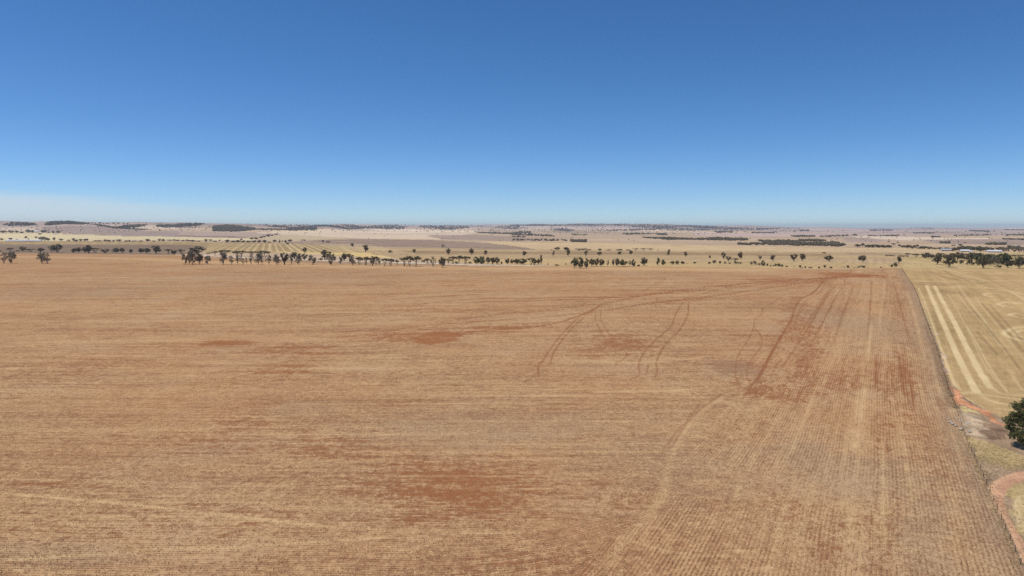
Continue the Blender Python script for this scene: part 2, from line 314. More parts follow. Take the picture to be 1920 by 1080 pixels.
for i, (p, rx, ry, s, ro, sc, hd) in enumerate([
    ((820, 632), 46, 11, 1.0, .25, (9, 5), .2), ((800, 629), 85, 11, .6, .7, (12, 3), .5), ((930, 617), 75, 7, .45, .8, (12, 3), .5), ((420, 643), 55, 4.5, .8, .6, (14, 4), .5), ((560, 655), 75, 13, .42, .9, (10, 2.5), .6),
    ((540, 690), 55, 14, .5, .9, (8, 2), .6), ((870, 915), 120, 42, .75, 1.0, (5, .9), .7), ((820, 880), 80, 24, .5, 1.0, (5, .9), .7), ((940, 940), 60, 16, .5, 1.0, (4, .8), .7), ((720, 900), 90, 40, .3, 1.0, (5, .9), .8), ((430, 810), 70, 30, .42, 1.0, (6, 1.2), .8), ((620, 830), 120, 30, .4, 1.0, (6, 1.2), .8),
    ((1165, 640), 55, 18, .5, .9, (6, 2), .6), ((1120, 660), 40, 10, .45, .9, (6, 2), .6), ((1395, 690), 60, 22, .5, .9, (5, 2), .6), ((1360, 685), 30, 14, .5, .9, (5, 2), .6), ((1560, 715), 110, 22, .5, .9, (3, 5), .6), ((1450, 735), 80, 20, .55, .9, (3, 5), .6), ((1690, 715), 26, 58, .55, .9, (1.5, 8), .6),
    ((1500, 600), 40, 45, .45, .9, (3, 12), .6), ((1600, 516), 60, 4.5, .95, .5, (12, 12), .5), ((1500, 527), 90, 6, .5, .8, (12, 8), .6), ((1776, 754), 5, 6, 1.0, .4, (1, 1), .4), ((1768, 752), 14, 14, .6, .8, (1.5, 2), .6), ((1560, 1010), 60, 60, .32, .9, (1.5, 5), .7), ((1480, 960), 50, 40, .3, .9, (2, 4), .7),
    ((1300, 530), 330, 14, .22, .7, (60, 20), .8), ((300, 500), 420, 10, .16, .7, (60, 20), .8), ((60, 700), 150, 40, .2, .9, (12, 3), .8), ((300, 980), 300, 40, .3, 1.0, (5, .9), .8), ((150, 905), 120, 10, .35, 1.0, (6, 1), .8), ((1150, 930), 90, 30, .22, 1., (5, .9), .8), ((990, 1060), 120, 25, .35, 1., (5, .9), .8), ((1640, 1000), 60, 60, .25, .9, (1.5, 5), .7)]):
    blotch(red, p, rx, ry, s, ro, sc, i, hd, fieldm)
# pale straw in the ploughed field
for i, (w, s, pts) in enumerate([
    (.8, .7, [(1622, 720), (1612, 790), (1600, 850)]), (.6, .6, [(1611, 720), (1604, 790), (1594, 850)]), (.7, .5, [(1634, 600), (1625, 700), (1618, 780)]), (.6, .45, [(1744, 660), (1758, 720), (1772, 760)]), (.7, .4, [(1590, 880), (1578, 980)]), (.7, .35, [(1660, 520), (1648, 620)]), (.7, .4, [(1700, 540), (1722, 620), (1736, 690)]),
    (1.0, .5, [(0, 1062), (60, 1070), (140, 1078)]), (.6, .55, [(0, 1050), (120, 1044), (300, 1030), (480, 1028)]), (.6, .6, [(0, 925), (160, 938), (330, 955), (500, 975), (660, 992)]), (.5, .5, [(200, 1042), (500, 1022), (800, 1004), (1000, 998)]), (.9, .36, [(1420, 716), (1335, 757), (1290, 800), (1262, 850), (1245, 920), (1215, 970), (1165, 1020), (1120, 1080)]), (.5, .4, [(1120, 1000), (1200, 1020), (1290, 1040), (1400, 1045)]), (.8, .35, [(1370, 1030), (1420, 1040), (1440, 1046)]),
    (3, .7, [(1600, 509), (1650, 508), (1685, 507)]), (2.5, .8, [(1610, 513), (1650, 515), (1690, 518)]), (1.2, .4, [(1060, 675), (1200, 680), (1330, 668), (1400, 665)]), (1.2, .5, [(1100, 735), (1240, 733), (1300, 730)]), (.8, .4, [(500, 758), (800, 757), (1050, 757)]), (.8, .3, [(0, 668), (300, 668)]), (1.6, .35, [(0, 588), (600, 585), (900, 590)])]):
    stroke(straw, pts, w, s, jit=.8, only=fieldm, fade=.1, seed=90 + i)
for k in range(60):     # header passes of the cross-wise rows, pale or bare lines
    y0 = 520 + 470 * (k / 60) ** 1.2 + rng.uniform(-4, 4); x0 = rng.uniform(-100, 900); ln = rng.uniform(150, 650)
    w = 70400 / (y0 - 426); w = .35 * (w / 107)
    stroke(straw if k % 3 else red, [(x0, y0), (x0 + ln / 2, y0 + rng.uniform(-1, 1)), (x0 + ln, y0 + rng.uniform(-2, 2))], w, rng.uniform(.22, .5), jit=.8, only=fieldm, fade=.3, seed=120 + k)
for k in range(46):     # header passes parallel with the fence
    x0 = rng.uniform(1440, 1800); y0 = rng.uniform(560, 900); L = rng.uniform(60, 260)
    f = lambda yy: 1650 + (x0 - 1650) * (yy - 426) / (y0 - 426)
    stroke(straw if k % 2 else red, [(f(yy), yy) for yy in np.linspace(y0, min(y0 + L, 1090), 5)], rng.uniform(.25, .6), rng.uniform(.2, .5), jit=.9, only=fieldm, fade=.25, seed=190 + k)
stroke(straw, [(-100, 480), (200, 484), (420, 492), (640, 499), (900, 503), (1190, 504), (1420, 507)], 30, .45, jit=.4, only=fieldm, wide=.9)
# bare grey strip inside the fence, darker weeds on the headland
fd, fv = line_dist(GX, GY, fence_line, 40)
grey = np.maximum(grey, np.exp(-(fd / 5.5) ** 2) * .8 * fieldm * (.6 + .8 * fbm(GX / 5, GY / 5, 91, 3)))
for p, rx, ry, s in [((1520, 850), 60, 24, .5), ((1640, 890), 110, 50, .42), ((1590, 605), 60, 30, .35), ((1700, 620), 50, 40, .3), ((1370, 690), 40, 16, .5), ((930, 800), 240, 30, .3), ((570, 765), 60, 12, .3), ((1730, 1000), 60, 70, .45), ((60, 1040), 200, 20, .3), ((130, 545), 180, 10, .35), ((520, 520), 260, 9, .3), ((1250, 865), 140, 50, .25)]:
    blotch(grey, p, rx, ry, s, .9, (7, 4), 77 + int(p[0]), .7, fieldm)
# straw swaths and lines on the stubble paddock
pk = padm & ~trackm
for i, (w, s, pts) in enumerate([
    (1.15, 1.0, [(1737, 535), (1748, 560), (1768, 605), (1790, 655), (1812, 700), (1833, 737)]), (1.15, 1.0, [(1752, 536), (1766, 562), (1790, 606), (1815, 655), (1838, 698), (1858, 728)]),
    (.5, .8, [(1722, 540), (1735, 570), (1750, 612), (1765, 655), (1782, 700), (1797, 738)]), (.4, .55, [(1727, 565), (1742, 605), (1757, 655), (1775, 690), (1800, 730)]), (.4, .5, [(1776, 548), (1800, 590), (1825, 640), (1850, 690), (1890, 737)]), (.35, .8, [(1812, 610), (1835, 650), (1860, 695), (1888, 733)]),
    (.5, .55, [(1790, 540), (1815, 575), (1850, 615), (1890, 665)]), (.5, .6, [(1797, 537), (1830, 580), (1850, 607)]), (.5, .4, [(1830, 560), (1870, 610), (1925, 680)]), (.5, .35, [(1806, 548), (1840, 595), (1900, 665)]),
    (1.3, .7, [(1783, 537), (1810, 535), (1850, 539), (1900, 547), (1940, 556)]), (1.6, .55, [(1800, 537), (1880, 543), (1910, 555), (1940, 572)]), (2, .6, [(1712, 526), (1740, 528), (1770, 529), (1840, 527), (1930, 526)]),
    (1.6, .55, [(1755, 502), (1775, 508), (1800, 518), (1830, 527)]), (1.6, .5, [(1767, 502), (1790, 509), (1830, 522), (1850, 526)]), (2, .5, [(1800, 511), (1860, 513), (1940, 514)]), (2, .4, [(1820, 506), (1940, 505)]),
    (1.2, .95, [(1862, 557), (1845, 553), (1855, 550), (1875, 551)]), (1.2, .95, [(1905, 577), (1872, 571), (1885, 567), (1915, 569)]), (1.2, .95, [(1940, 600), (1905, 594), (1893, 590), (1910, 587), (1940, 590)]),
    (1.3, .98, [(1940, 645), (1905, 636), (1883, 627), (1890, 619), (1910, 614), (1940, 611)]), (1.1, .95, [(1940, 636), (1912, 631), (1903, 626), (1912, 620), (1940, 618)]),
    (1.0, .7, [(1797, 740), (1820, 736), (1850, 741), (1890, 746), (1940, 752)]), (1.0, .6, [(1833, 735), (1850, 748), (1880, 757), (1930, 764)]), (1.2, .6, [(1814, 748), (1830, 760), (1846, 772)]), (.9, .45, [(1860, 728), (1885, 740), (1940, 741)]), (.8, .5, [(1870, 766), (1900, 770), (1930, 774)]), (.6, .5, [(1875, 695), (1895, 694)]), (.5, .45, [(1895, 698), (1905, 715), (1918, 732)])]):
    stroke(straw, pts, w, s, jit=.3, only=pk, seed=260 + i, hard=w > 1.12 and s == 1.0)
for i, pts in enumerate([[(1790, 540), (1830, 590), (1880, 650), (1930, 715)], [(1855, 570), (1900, 620), (1940, 665)], [(1840, 568), (1880, 612), (1920, 660)], [(1832, 622), (1870, 665)], [(1710, 530), (1760, 530), (1830, 527)], [(1770, 507), (1800, 520), (1820, 524)], [(1745, 510), (1765, 518), (1790, 524)], [(1715, 534), (1780, 534), (1860, 530)]]):
    stroke(grey, pts, .5 if i < 4 else 2.0, .7, jit=.5, only=pk, seed=300 + i)
for k in range(7):      # rings inside the track's loop
    stroke(straw, [(1935, 925 + k * 5), (1915, 930 + k * 5), (1903 + k * 2.2, 945 + k * 3), (1905 + k * 3, 965), (1915 + k * 3, 990), (1940 + k * 3, 1030)], .28, .75 - .05 * k, jit=.7, only=vergem & ~trackm, seed=320 + k)
stroke(straw, [(1895, 962), (1905, 978), (1925, 1005)], .5, .7, only=vergem & ~trackm)
stroke(grey, FENCE_PX[:7], 1.1, .75, jit=.9, only=vergem, seed=350)
stroke(grey, [(x + 5, y) for x, y in FENCE_PX[3:8]], .5, .8, jit=.9, only=vergem, seed=351)
for off in (0, 1):
    stroke(straw, [(1935, 887 + off * 7), (1900, 890 + off * 6), (1872, 901 + off * 4), (1858 + off * 5, 918), (1866 + off * 6, 948), (1880 + off * 6, 978), (1897 + off * 7, 1010), (1922 + off * 8, 1062)], .35, .28, jit=.5, only=trackm, seed=340 + off)
    stroke(grey, [(1935, 901), (1902, 906), (1886, 916), (1878, 932), (1882, 952), (1892, 975), (1915, 1012)], .7 + off * .5, .35 - off * .1, jit=.8, only=vergem | trackm, seed=345 + off)
# pale stripes on the far paddocks
FARS = []; offm = ~fieldm & ~padm
for k in range(30):
    xb = 340 + k * 15 + rng.uniform(-2, 2); yb = 474 if k < 20 else 474 + (k - 20) * .4
    xt = 505 + (xb - 505) * .62 + rng.uniform(-1, 1)
    FARS.append(([(xt + (xb - xt) * t, 456.3 + (yb - 1.5 - 456.3) * t) for t in (0, .5, 1)], rng.uniform(2.2, 4.0), rng.uniform(.6, 1.0)))
for k in range(9):
    FARS.append(([(20 + k * 36, 458), (70 + k * 36, 456), (110 + k * 36, 454.3)], 5, .6))
for k in range(16):
    FARS.append(([(672 + k * 20, 449.5 + k * .35), (692 + k * 20, 454 + k * .45), (730 + k * 20, 460 + k * .5)], 3, .35))
for k in range(12):
    FARS.append(([(920 + k * 22, 453.8 + k * .3), (985 + k * 25, 458 + k * .5), (1060 + k * 28, 464 + k * .35)], 6, .3))
FARS += [([(505, 472.3), (570, 474), (640, 474.5), (700, 479), (735, 484.5)], 5, .8), ([(640, 463), (655, 470), (665, 474)], 5, .7), ([(560, 454), (600, 453.5), (640, 453)], 9, .8), ([(640, 459.5), (672, 459.5)], 8, .6), ([(1000, 488), (1080, 489), (1120, 489)], 6, .5), ([(1200, 478), (1230, 478.5)], 6, .5), ([(1300, 462), (1400, 466), (1480, 468)], 12, .4), ([(690, 468), (860, 469)], 7, .5), ([(880, 470), (960, 471), (1010, 470.5)], 7, .5), ([(1560, 481), (1640, 484)], 7, .4), ([(1690, 488), (1740, 494)], 6, .4), ([(430, 495.3), (520, 496), (620, 496.3)], 2.4, .7), ([(1020, 490), (1150, 488.5), (1200, 489)], 6, .5), ([(490, 446), (515, 441), (525, 437.5)], 12, .8), ([(420, 427), (500, 430), (560, 434)], 30, .4)]
for i, (pts, w, s) in enumerate(FARS): stroke(straw, pts, w, s, jit=.3, only=offm, seed=400 + i)
for i, pts in enumerate([[(300, 459), (420, 461), (520, 463)], [(980, 466), (1040, 469), (1060, 469.5)], [(1300, 459), (1560, 463.6), (1900, 463)], [(1220, 458.5), (1290, 460)], [(850, 466), (960, 467.8)], [(1000, 454), (1230, 456)], [(1300, 469.5), (1540, 475)], [(1690, 484), (1760, 482)], [(0, 452.8), (180, 453.2)], [(1640, 456), (1920, 456)]]):
    stroke(grey, pts, 7, .5, jit=.5, only=offm, seed=480 + i)

# small relief: bank beside the tree, gully along the fence
bk = ground(smooth_line([(1822, 826), (1850, 833), (1890, 848), (1930, 863), (2000, 890)])); d, _ = line_dist(GX, GY, bk, 12); GZ += .9 * np.exp(-(d / 2.6) ** 2)
gl = ground(smooth_line([(1738, 610), (1754, 650), (1772, 706), (1786, 742), (1796, 765)])); d, _ = line_dist(GX, GY, gl, 10); GZ -= .7 * np.exp(-((d + (fbm(GX / 3, GY / 3, 95, 2) - .5) * 2) / 1.0) ** 2)
hp = np.exp(-(np.minimum(line_dist(GX, GY, ground(smooth_line([(1795, 775), (1830, 795), (1860, 812)])), 20)[0], 99) / 5) ** 2); GZ += hp * 1.2 * fbm(GX / 2.2, GY / 2.2, 96, 3)

# row coordinates (across, along): cross-wise rows, rows along the fence, a turning loop
dirB = np.array([(1650 - 960) / FOC, cp]); dirB /= np.hypot(*dirB); perB = np.array([dirB[1], -dirB[0]])
bend = sstep(190, 108, GY) * (GX * .10 + np.clip(-GX - 10, 0, 200) * .05) + (fbm(GX / 70, GY / 70, 97, 2) - .5) * 4
rowA = np.stack([GY + bend, GX, np.zeros(NV)], 1)
rowB = np.stack([GX * perB[0] + GY * perB[1] + (fbm(GX / 60, GY / 60, 98, 2) - .5) * 2.5, GX * dirB[0] + GY * dirB[1], np.full(NV, 31.)], 1)
ctr = ground([(1345, 955)])[0]; rc = np.hypot(GX - ctr[0], (GY - ctr[1]) * .8); ang = np.arctan2(GY - ctr[1], GX - ctr[0])
rowC = np.stack([rc, ang * 18, np.full(NV, 57.)], 1)
zoneB = ground(dense_poly([(1600, 508), (1545, 524), (1500, 562), (1483, 600), (1437, 680), (1404, 722), (1340, 790), (1275, 872), (1250, 960), (1130, 1020), (1010, 1165), (1990, 1165), (1880, 980), (1814, 830), (1775, 718), (1716, 545), (1690, 503)]))
maskB = (inside(GX + warp * 1.5, GY + warp * 4, zoneB) | ~fieldm).astype(float)
maskC = sstep(26, 20, rc + warp * 8) * sstep(-2, 4, GY - ctr[1] + warp * 5) * fieldm * .55
tB = inside(GX + warp * 6, GY + warp * 6, ground(dense_poly([(850, 1000), (1050, 990), (1250, 955), (1260, 1165), (700, 1165)]))) & fieldm & (maskB < .5)
rowA[tB] = np.stack([(GY + bend + np.clip(GX + 12, 0, 80) ** 1.6 * -.05)[tB], GX[tB], np.full(tB.sum(), 3.)], 1)

# ------------------------------------------------------------------ materials
class NT:
    def __init__(s, name):
        s.m = bpy.data.materials.new(name); s.m.use_nodes = True; s.n = s.m.node_tree.nodes; s.l = s.m.node_tree.links; s.n.clear()
        s.out = s.n.new('ShaderNodeOutputMaterial')
    def put(s, sock, v):
        if isinstance(v, (int, float)): sock.default_value = v
        elif isinstance(v, tuple): sock.default_value = v if len(v) == len(sock.default_value) else (*v, 1)
        else: s.l.new(v, sock)
    def attr(s, name, vec=False):
        a = s.n.new('ShaderNodeAttribute'); a.attribute_name = name; return a.outputs['Vector' if vec else 'Fac']
    def acol(s, name):
        a = s.n.new('ShaderNodeAttribute'); a.attribute_name = name; return a.outputs['Color']
    def pos(s): return s.n.new('ShaderNodeNewGeometry').outputs['Position']
    def math(s, op, a, b=0.0, clamp=False):
        m = s.n.new('ShaderNodeMath'); m.operation = op; m.use_clamp = clamp; s.put(m.inputs[0], a); s.put(m.inputs[1], b); return m.outputs[0]
    def vmul(s, a, v):
        m = s.n.new('ShaderNodeVectorMath'); m.operation = 'MULTIPLY'; s.put(m.inputs[0], a); m.inputs[1].default_value = v; return m.outputs[0]
    def x(s, v): 
        m = s.n.new('ShaderNodeSeparateXYZ'); s.put(m.inputs[0], v); return m.outputs[0]
    def noise(s, v, sc, det=2.0, rough=.55):
        m = s.n.new('ShaderNodeTexNoise'); s.put(m.inputs['Vector'], v); m.inputs['Scale'].default_value = sc; m.inputs['Detail'].default_value = det; m.inputs['Roughness'].default_value = rough; return m.outputs['Fac']
    def mix(s, f, a, b, mode='MIX'):
        m = s.n.new('ShaderNodeMix'); m.data_type = 'RGBA'; m.blend_type = mode; s.put(m.inputs[0], f); s.put(m.inputs[6], a); s.put(m.inputs[7], b); return m.outputs[2]
    def fmix(s, f, a, b):
        m = s.n.new('ShaderNodeMix'); m.data_type = 'FLOAT'; s.put(m.inputs[0], f); s.put(m.inputs[2], a); s.put(m.inputs[3], b); return m.outputs[0]
    def ramp(s, v, a, b, lo=0.0, hi=1.0):
        m = s.n.new('ShaderNodeMapRange'); s.put(m.inputs[0], v)
        for i, q in enumerate((a, b, lo, hi)): m.inputs[i + 1].default_value = q
        return m.outputs[0]
    def scale(s, col, f):
        m = s.n.new('ShaderNodeVectorMath'); m.operation = 'SCALE'; s.put(m.inputs[0], col); s.put(m.inputs[3], f); return m.outputs[0]
    def finish(s, col, rough=1.0, bump=None, bstr=.3, bdist=.1, trans=0.0):
        b = s.n.new('ShaderNodeBsdfPrincipled'); s.put(b.inputs['Base Color'], col); b.inputs['Roughness'].default_value = rough; b.inputs['Specular IOR Level'].default_value = .0 if rough > .8 else .3
        if bump is not None:
            q = s.n.new('ShaderNodeBump'); q.inputs['Strength'].default_value = bstr; q.inputs['Distance'].default_value = bdist; s.put(q.inputs['Height'], bump); s.l.new(q.outputs[0], b.inputs['Normal'])
        s.l.new(b.outputs[0], s.out.inputs[0]); return s.m

def rows(t, name):
    v = t.attr(name, True); acc = None
    # streaks along the rows: fine stubble lines, header passes, broad bands
    for (fu, fv, det, amp) in ((2.2, .11, 2, .85), (.62, .022, 3, .75), (.17, .006, 3, .62), (.05, .0020, 3, .5), (.016, .0009, 2, .3)):
        n = t.noise(t.vmul(v, (fu, fv, 1)), 1, det, .65)
        if acc is None: n1 = n
        q = t.ramp(n, .3, .7, -amp, amp); acc = q if acc is None else t.math('ADD', acc, q)
    w = t.math('SINE', t.math('ADD', t.math('MULTIPLY', t.x(v), 2 * math.pi / .72), t.math('MULTIPLY', n1, 3.5)))
    return acc, w

t = NT('ploughed_field')
P = t.pos()
(rA, wA), (rB, wB), (rC, wC) = rows(t, 'row_a'), rows(t, 'row_b'), rows(t, 'row_c')
mb, mc = t.attr('mask_b'), t.attr('mask_c')
rr = t.fmix(mc, t.fmix(mb, rA, t.math('MULTIPLY', rB, .85)), rC); ww = t.fmix(mc, t.fmix(mb, wA, wB), wC)
red0, strf, gry = t.attr('red'), t.attr('straw'), t.attr('grey')
iso = t.noise(P, 2.6, 3, .75); iso2 = t.noise(P, .6, 3, .65); iso3 = t.noise(P, .15, 3, .65); bigp = t.noise(P, .022, 4, .6); hue = t.noise(P, .012, 3, .55)
rg = t.math('ADD', t.math('MULTIPLY', red0, 1.75), t.math('ADD', t.math('MULTIPLY', rr, -.22), t.ramp(iso2, .25, .75, .32, -.32)))
rg = t.math('ADD', rg, t.ramp(iso3, .25, .75, .22, -.22))
redf = t.math('MULTIPLY', t.ramp(rg, .32, 1.70), t.ramp(red0, .02, .2))
trk = t.math('MULTIPLY', t.attr('track'), t.ramp(iso2, .2, .6, .65, 1.0))
redf = t.math('MAXIMUM', redf, trk)
s_ = t.math('ADD', .64, t.math('MULTIPLY', rr, .30))
s_ = t.math('ADD', s_, t.math('MULTIPLY', ww, .20))
for n, am in ((iso, .62), (iso2, .34), (iso3, .22), (bigp, .22)): s_ = t.math('ADD', s_, t.ramp(n, .25, .75, -am, am))
s_ = t.math('ADD', s_, t.math('MULTIPLY', redf, -.85)); s_ = t.math('ADD', s_, t.math('MULTIPLY', strf, .6))
s_ = t.math('MINIMUM', t.math('MAXIMUM', s_, 0.0), 1.0)
soil = t.mix(t.ramp(hue, .35, .65), lin(140, 97, 70), lin(146, 101, 71))
soil = t.mix(t.math('MULTIPLY', redf, 1.1, True), soil, lin(154, 101, 66))
stc = t.mix(t.ramp(t.noise(P, 1.2, 2), .3, .7), lin(184, 147, 105), lin(206, 169, 124))
stc = t.mix(t.ramp(hue, .42, .68, 0, .7), stc, lin(193, 148, 105))
stc = t.mix(t.ramp(bigp, .5, .72, 0, .5), stc, lin(180, 149, 118))
col = t.mix(s_, soil, stc)
col = t.mix(t.math('MULTIPLY', gry, .75, True), col, t.mix(t.ramp(iso, .35, .65), lin(112, 94, 76), lin(184, 158, 128)))
col = t.mix(t.math('MULTIPLY', t.math('MULTIPLY', strf, .75), t.ramp(iso, .3, .55, .35, 1.0), True), col, lin(214, 182, 132))
speck = t.ramp(t.noise(P, 3.4, 2, .7), .30, .40, .6, 1.0)
col = t.scale(col, speck)
col = t.mix(t.math('MULTIPLY', trk, .8, True), col, lin(142, 90, 62))
M_FIELD = t.finish(col, 1.0, t.math('ADD', s_, iso), .4, .15)

t = NT('dry_pasture')
P = t.pos(); v = t.attr('row_b', True)
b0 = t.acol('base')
n1 = t.noise(t.vmul(v, (1.4, .08, 1)), 1, 3, .65); n2 = t.noise(t.vmul(v, (.2, .006, 1)), 1, 3); iso = t.noise(P, 2.2, 3, .7); mid = t.noise(P, .14, 4, .65); lo = t.noise(P, .011, 4, .65)
f = t.math('ADD', t.ramp(n1, .2, .8, -.16, .16), t.ramp(n2, .25, .75, -.16, .16)); f = t.math('ADD', f, t.ramp(iso, .2, .8, -.34, .34)); f = t.math('ADD', f, t.ramp(mid, .25, .75, -.16, .16)); f = t.math('ADD', f, t.ramp(lo, .25, .75, -.14, .14))
col = t.scale(b0, t.math('ADD', 1.0, f))
strf, gry = t.attr('straw'), t.attr('grey')
col = t.mix(t.math('MULTIPLY', strf, t.ramp(iso, .25, .6, .45, 1.0), True), col, lin(222, 196, 146))
col = t.mix(t.math('MULTIPLY', gry, .8, True), col, lin(120, 98, 72))
M_PAST = t.finish(col, 1.0, iso, .35, .15)

# ------------------------------------------------------------------ split the sheet into the ground's own pieces
idx = np.arange(NV).reshape(NR, NT_)
a = idx[:-1, :]; b = np.roll(idx, -1, 1)[:-1, :]; c_ = np.roll(idx, -1, 1)[1:, :]; d_ = idx[1:, :]
quads = np.stack([a, d_, c_, b], -1).reshape(-1, 4)[:, ::-1]
fx = GX[quads].mean(1); fy = GY[quads].mean(1); fr = np.hypot(fx, fy)
zone = np.where(fr > 5200, 1, 0)
def vote(m): return m[quads].sum(1) >= 2
zone[vote(roadm)] = 6; zone[vote(vergem)] = 4; zone[vote(padm)] = 3; zone[vote(fieldm)] = 2; zone[vote(trackm)] = 5
ZN = {0: ('plain', M_PAST), 1: ('hills', M_PAST), 2: ('field', M_FIELD), 3: ('stubble_paddock', M_PAST), 4: ('verge', M_PAST), 5: ('dirt_track', M_PAST), 6: ('road', M_PAST)}
def build_ground(name, mat, F, cap=False):
    used, inv = np.unique(F, return_inverse=True); inv = inv.reshape(F.shape)
    me = bpy.data.meshes.new(name); n = len(used)
    me.vertices.add(n); me.loops.add(F.size); me.polygons.add(len(F))
    me.vertices.foreach_set('co', np.stack([GX[used], GY[used], GZ[used]], 1).astype(np.float32).ravel())
    me.loops.foreach_set('vertex_index', inv.astype(np.int32).ravel())
    me.polygons.foreach_set('loop_start', (np.arange(len(F)) * 4).astype(np.int32))
    me.update(calc_edges=True); me.validate()
    me.polygons.foreach_set('use_smooth', np.ones(len(me.polygons), bool))
    def fa(nm, arr): me.attributes.new(nm, 'FLOAT', 'POINT').data.foreach_set('value', arr[used].astype(np.float32))
    def va(nm, arr): me.attributes.new(nm, 'FLOAT_VECTOR', 'POINT').data.foreach_set('vector', arr[used].astype(np.float32).ravel())
    fa('straw', straw); fa('grey', grey); va('row_b', rowB)
    if name == 'field':
        fa('red', red); fa('track', track); va('row_a', rowA); va('row_c', rowC); fa('mask_b', maskB); fa('mask_c', maskC)
    else:
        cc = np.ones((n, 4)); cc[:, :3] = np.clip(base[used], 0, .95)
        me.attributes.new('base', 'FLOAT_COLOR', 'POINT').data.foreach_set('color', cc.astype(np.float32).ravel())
    me.materials.append(mat)
    o = bpy.data.objects.new(name, me); C.objects.link(o); o['kind'] = 'structure'; return o
for z, (nm, mt) in ZN.items(): build_ground(nm, mt, quads[zone == z])
# the small disc straight below the camera
from mathutils import Vector
inner = idx[0]
me = bpy.data.meshes.new('ground'); me.from_pydata([(0, 0, float(GZ[inner].mean()))] + [(GX[i], GY[i], GZ[i]) for i in inner], [], [(0, 1 + (k + 1) % NT_, 1 + k) for k in range(NT_)])
me.materials.append(M_PAST); cc = np.ones((NT_ + 1, 4), np.float32); cc[:, :3] = lin(188, 162, 132)
me.attributes.new('base', 'FLOAT_COLOR', 'POINT').data.foreach_set('color', cc.ravel())
o = bpy.data.objects.new('ground', me); C.objects.link(o); o['kind'] = 'structure'

# ------------------------------------------------------------------ haze: one closed box of thin air round everything
hz = bpy.data.meshes.new('haze'); S = 28000; zb, zt = -60, 165
hv = [(x, y, z) for z in (zb, zt) for x, y in ((-S, -S), (S, -S), (S, S), (-S, S))]
hz.from_pydata(hv, [], [(3, 2, 1, 0), (4, 5, 6, 7), (0, 1, 5, 4), (1, 2, 6, 5), (2, 3, 7, 6), (3, 0, 4, 7)])
hm = bpy.data.materials.new('thin_air'); hm.use_nodes = True; hm.node_tree.nodes.clear()
ho = hm.node_tree.nodes.new('ShaderNodeOutputMaterial'); pv = hm.node_tree.nodes.new('ShaderNodeVolumePrincipled')
pv.inputs['Color'].default_value = (.86, .92, 1.0, 1); pv.inputs['Density'].default_value = 4.0e-5; pv.inputs['Anisotropy'].default_value = .0
hm.node_tree.links.new(pv.outputs[0], ho.inputs['Volume'])
hz.materials.append(hm); o = bpy.data.objects.new('haze', hz); C.objects.link(o); o['kind'] = 'stuff'; o['label'] = 'thin blue haze of air over the whole plain'

# ------------------------------------------------------------------ trees
def leaf_mat(name, c1, c2, c3):
    t = NT(name); g = t.n.new('ShaderNodeNewGeometry'); oi = t.n.new('ShaderNodeObjectInfo')
    k = t.mix(g.outputs['Random Per Island'], c1, c2); k = t.mix(t.math('MULTIPLY', oi.outputs['Random'], .6), k, c3)
    m = t.finish(k, .7); b = t.n['Principled BSDF']; tl = t.n.new('ShaderNodeBsdfTranslucent'); t.put(tl.inputs[0], k); mx = t.n.new('ShaderNodeMixShader'); mx.inputs[0].default_value = .42
    t.l.new(b.outputs[0], mx.inputs[1]); t.l.new(tl.outputs[0], mx.inputs[2]); t.l.new(mx.outputs[0], t.out.inputs[0]); return m
L_DARK = leaf_mat('dark_olive_leaves', (.095, .078, .036), (.23, .19, .095), (.20, .145, .08))
L_GREY = leaf_mat('grey_olive_leaves', (.17, .15, .10), (.34, .30, .21), (.27, .215, .15))
L_GREEN = leaf_mat('green_leaves', (.075, .086, .030), (.23, .235, .09), (.145, .14, .056))
t = NT('pale_bark'); M_BARK = t.finish(t.mix(t.noise(t.pos(), 3, 3), (.16, .12, .09), (.34, .28, .22)), .9)
t = NT('dark_bark'); M_BARKD = t.finish(t.mix(t.noise(t.pos(), 3, 3), (.05, .04, .03), (.13, .10, .08)), .9)

class MB:
    def __init__(s): s.v = []; s.f = []
    def tube(s, pts, radii, n=5):
        pts = [Vector(p) for p in pts]; rings = []
        for i, p in enumerate(pts):
            d = (pts[min(i + 1, len(pts) - 1)] - pts[max(i - 1, 0)]).normalized()
            q = d.cross(Vector((0.3, 1, .1))).normalized(); w = d.cross(q); b0 = len(s.v)
            for k in range(n):
                an = 2 * math.pi * k / n; s.v.append(tuple(p + (q * math.cos(an) + w * math.sin(an)) * radii[i]))
            rings.append(b0)
        for i in range(len(rings) - 1):
            for k in range(n): s.f.append((rings[i] + k, rings[i] + (k + 1) % n, rings[i + 1] + (k + 1) % n, rings[i + 1] + k))
        s.v.append(tuple(pts[-1])); 
        for k in range(n): s.f.append((rings[-1] + k, rings[-1] + (k + 1) % n, len(s.v) - 1))
    def box(s, x0, x1, y0, y1, z0, z1):
        b0 = len(s.v); s.v += [(x, y, z) for z in (z0, z1) for x, y in ((x0, y0), (x1, y0), (x1, y1), (x0, y1))]
        s.f += [tuple(b0 + i for i in q) for q in ((3, 2, 1, 0), (4, 5, 6, 7), (0, 1, 5, 4), (1, 2, 6, 5), (2, 3, 7, 6), (3, 0, 4, 7))]
    def mesh(s, name, mat):
        me = bpy.data.meshes.new(name); me.from_pydata(s.v, [], s.f); me.materials.append(mat); me.update(); return me
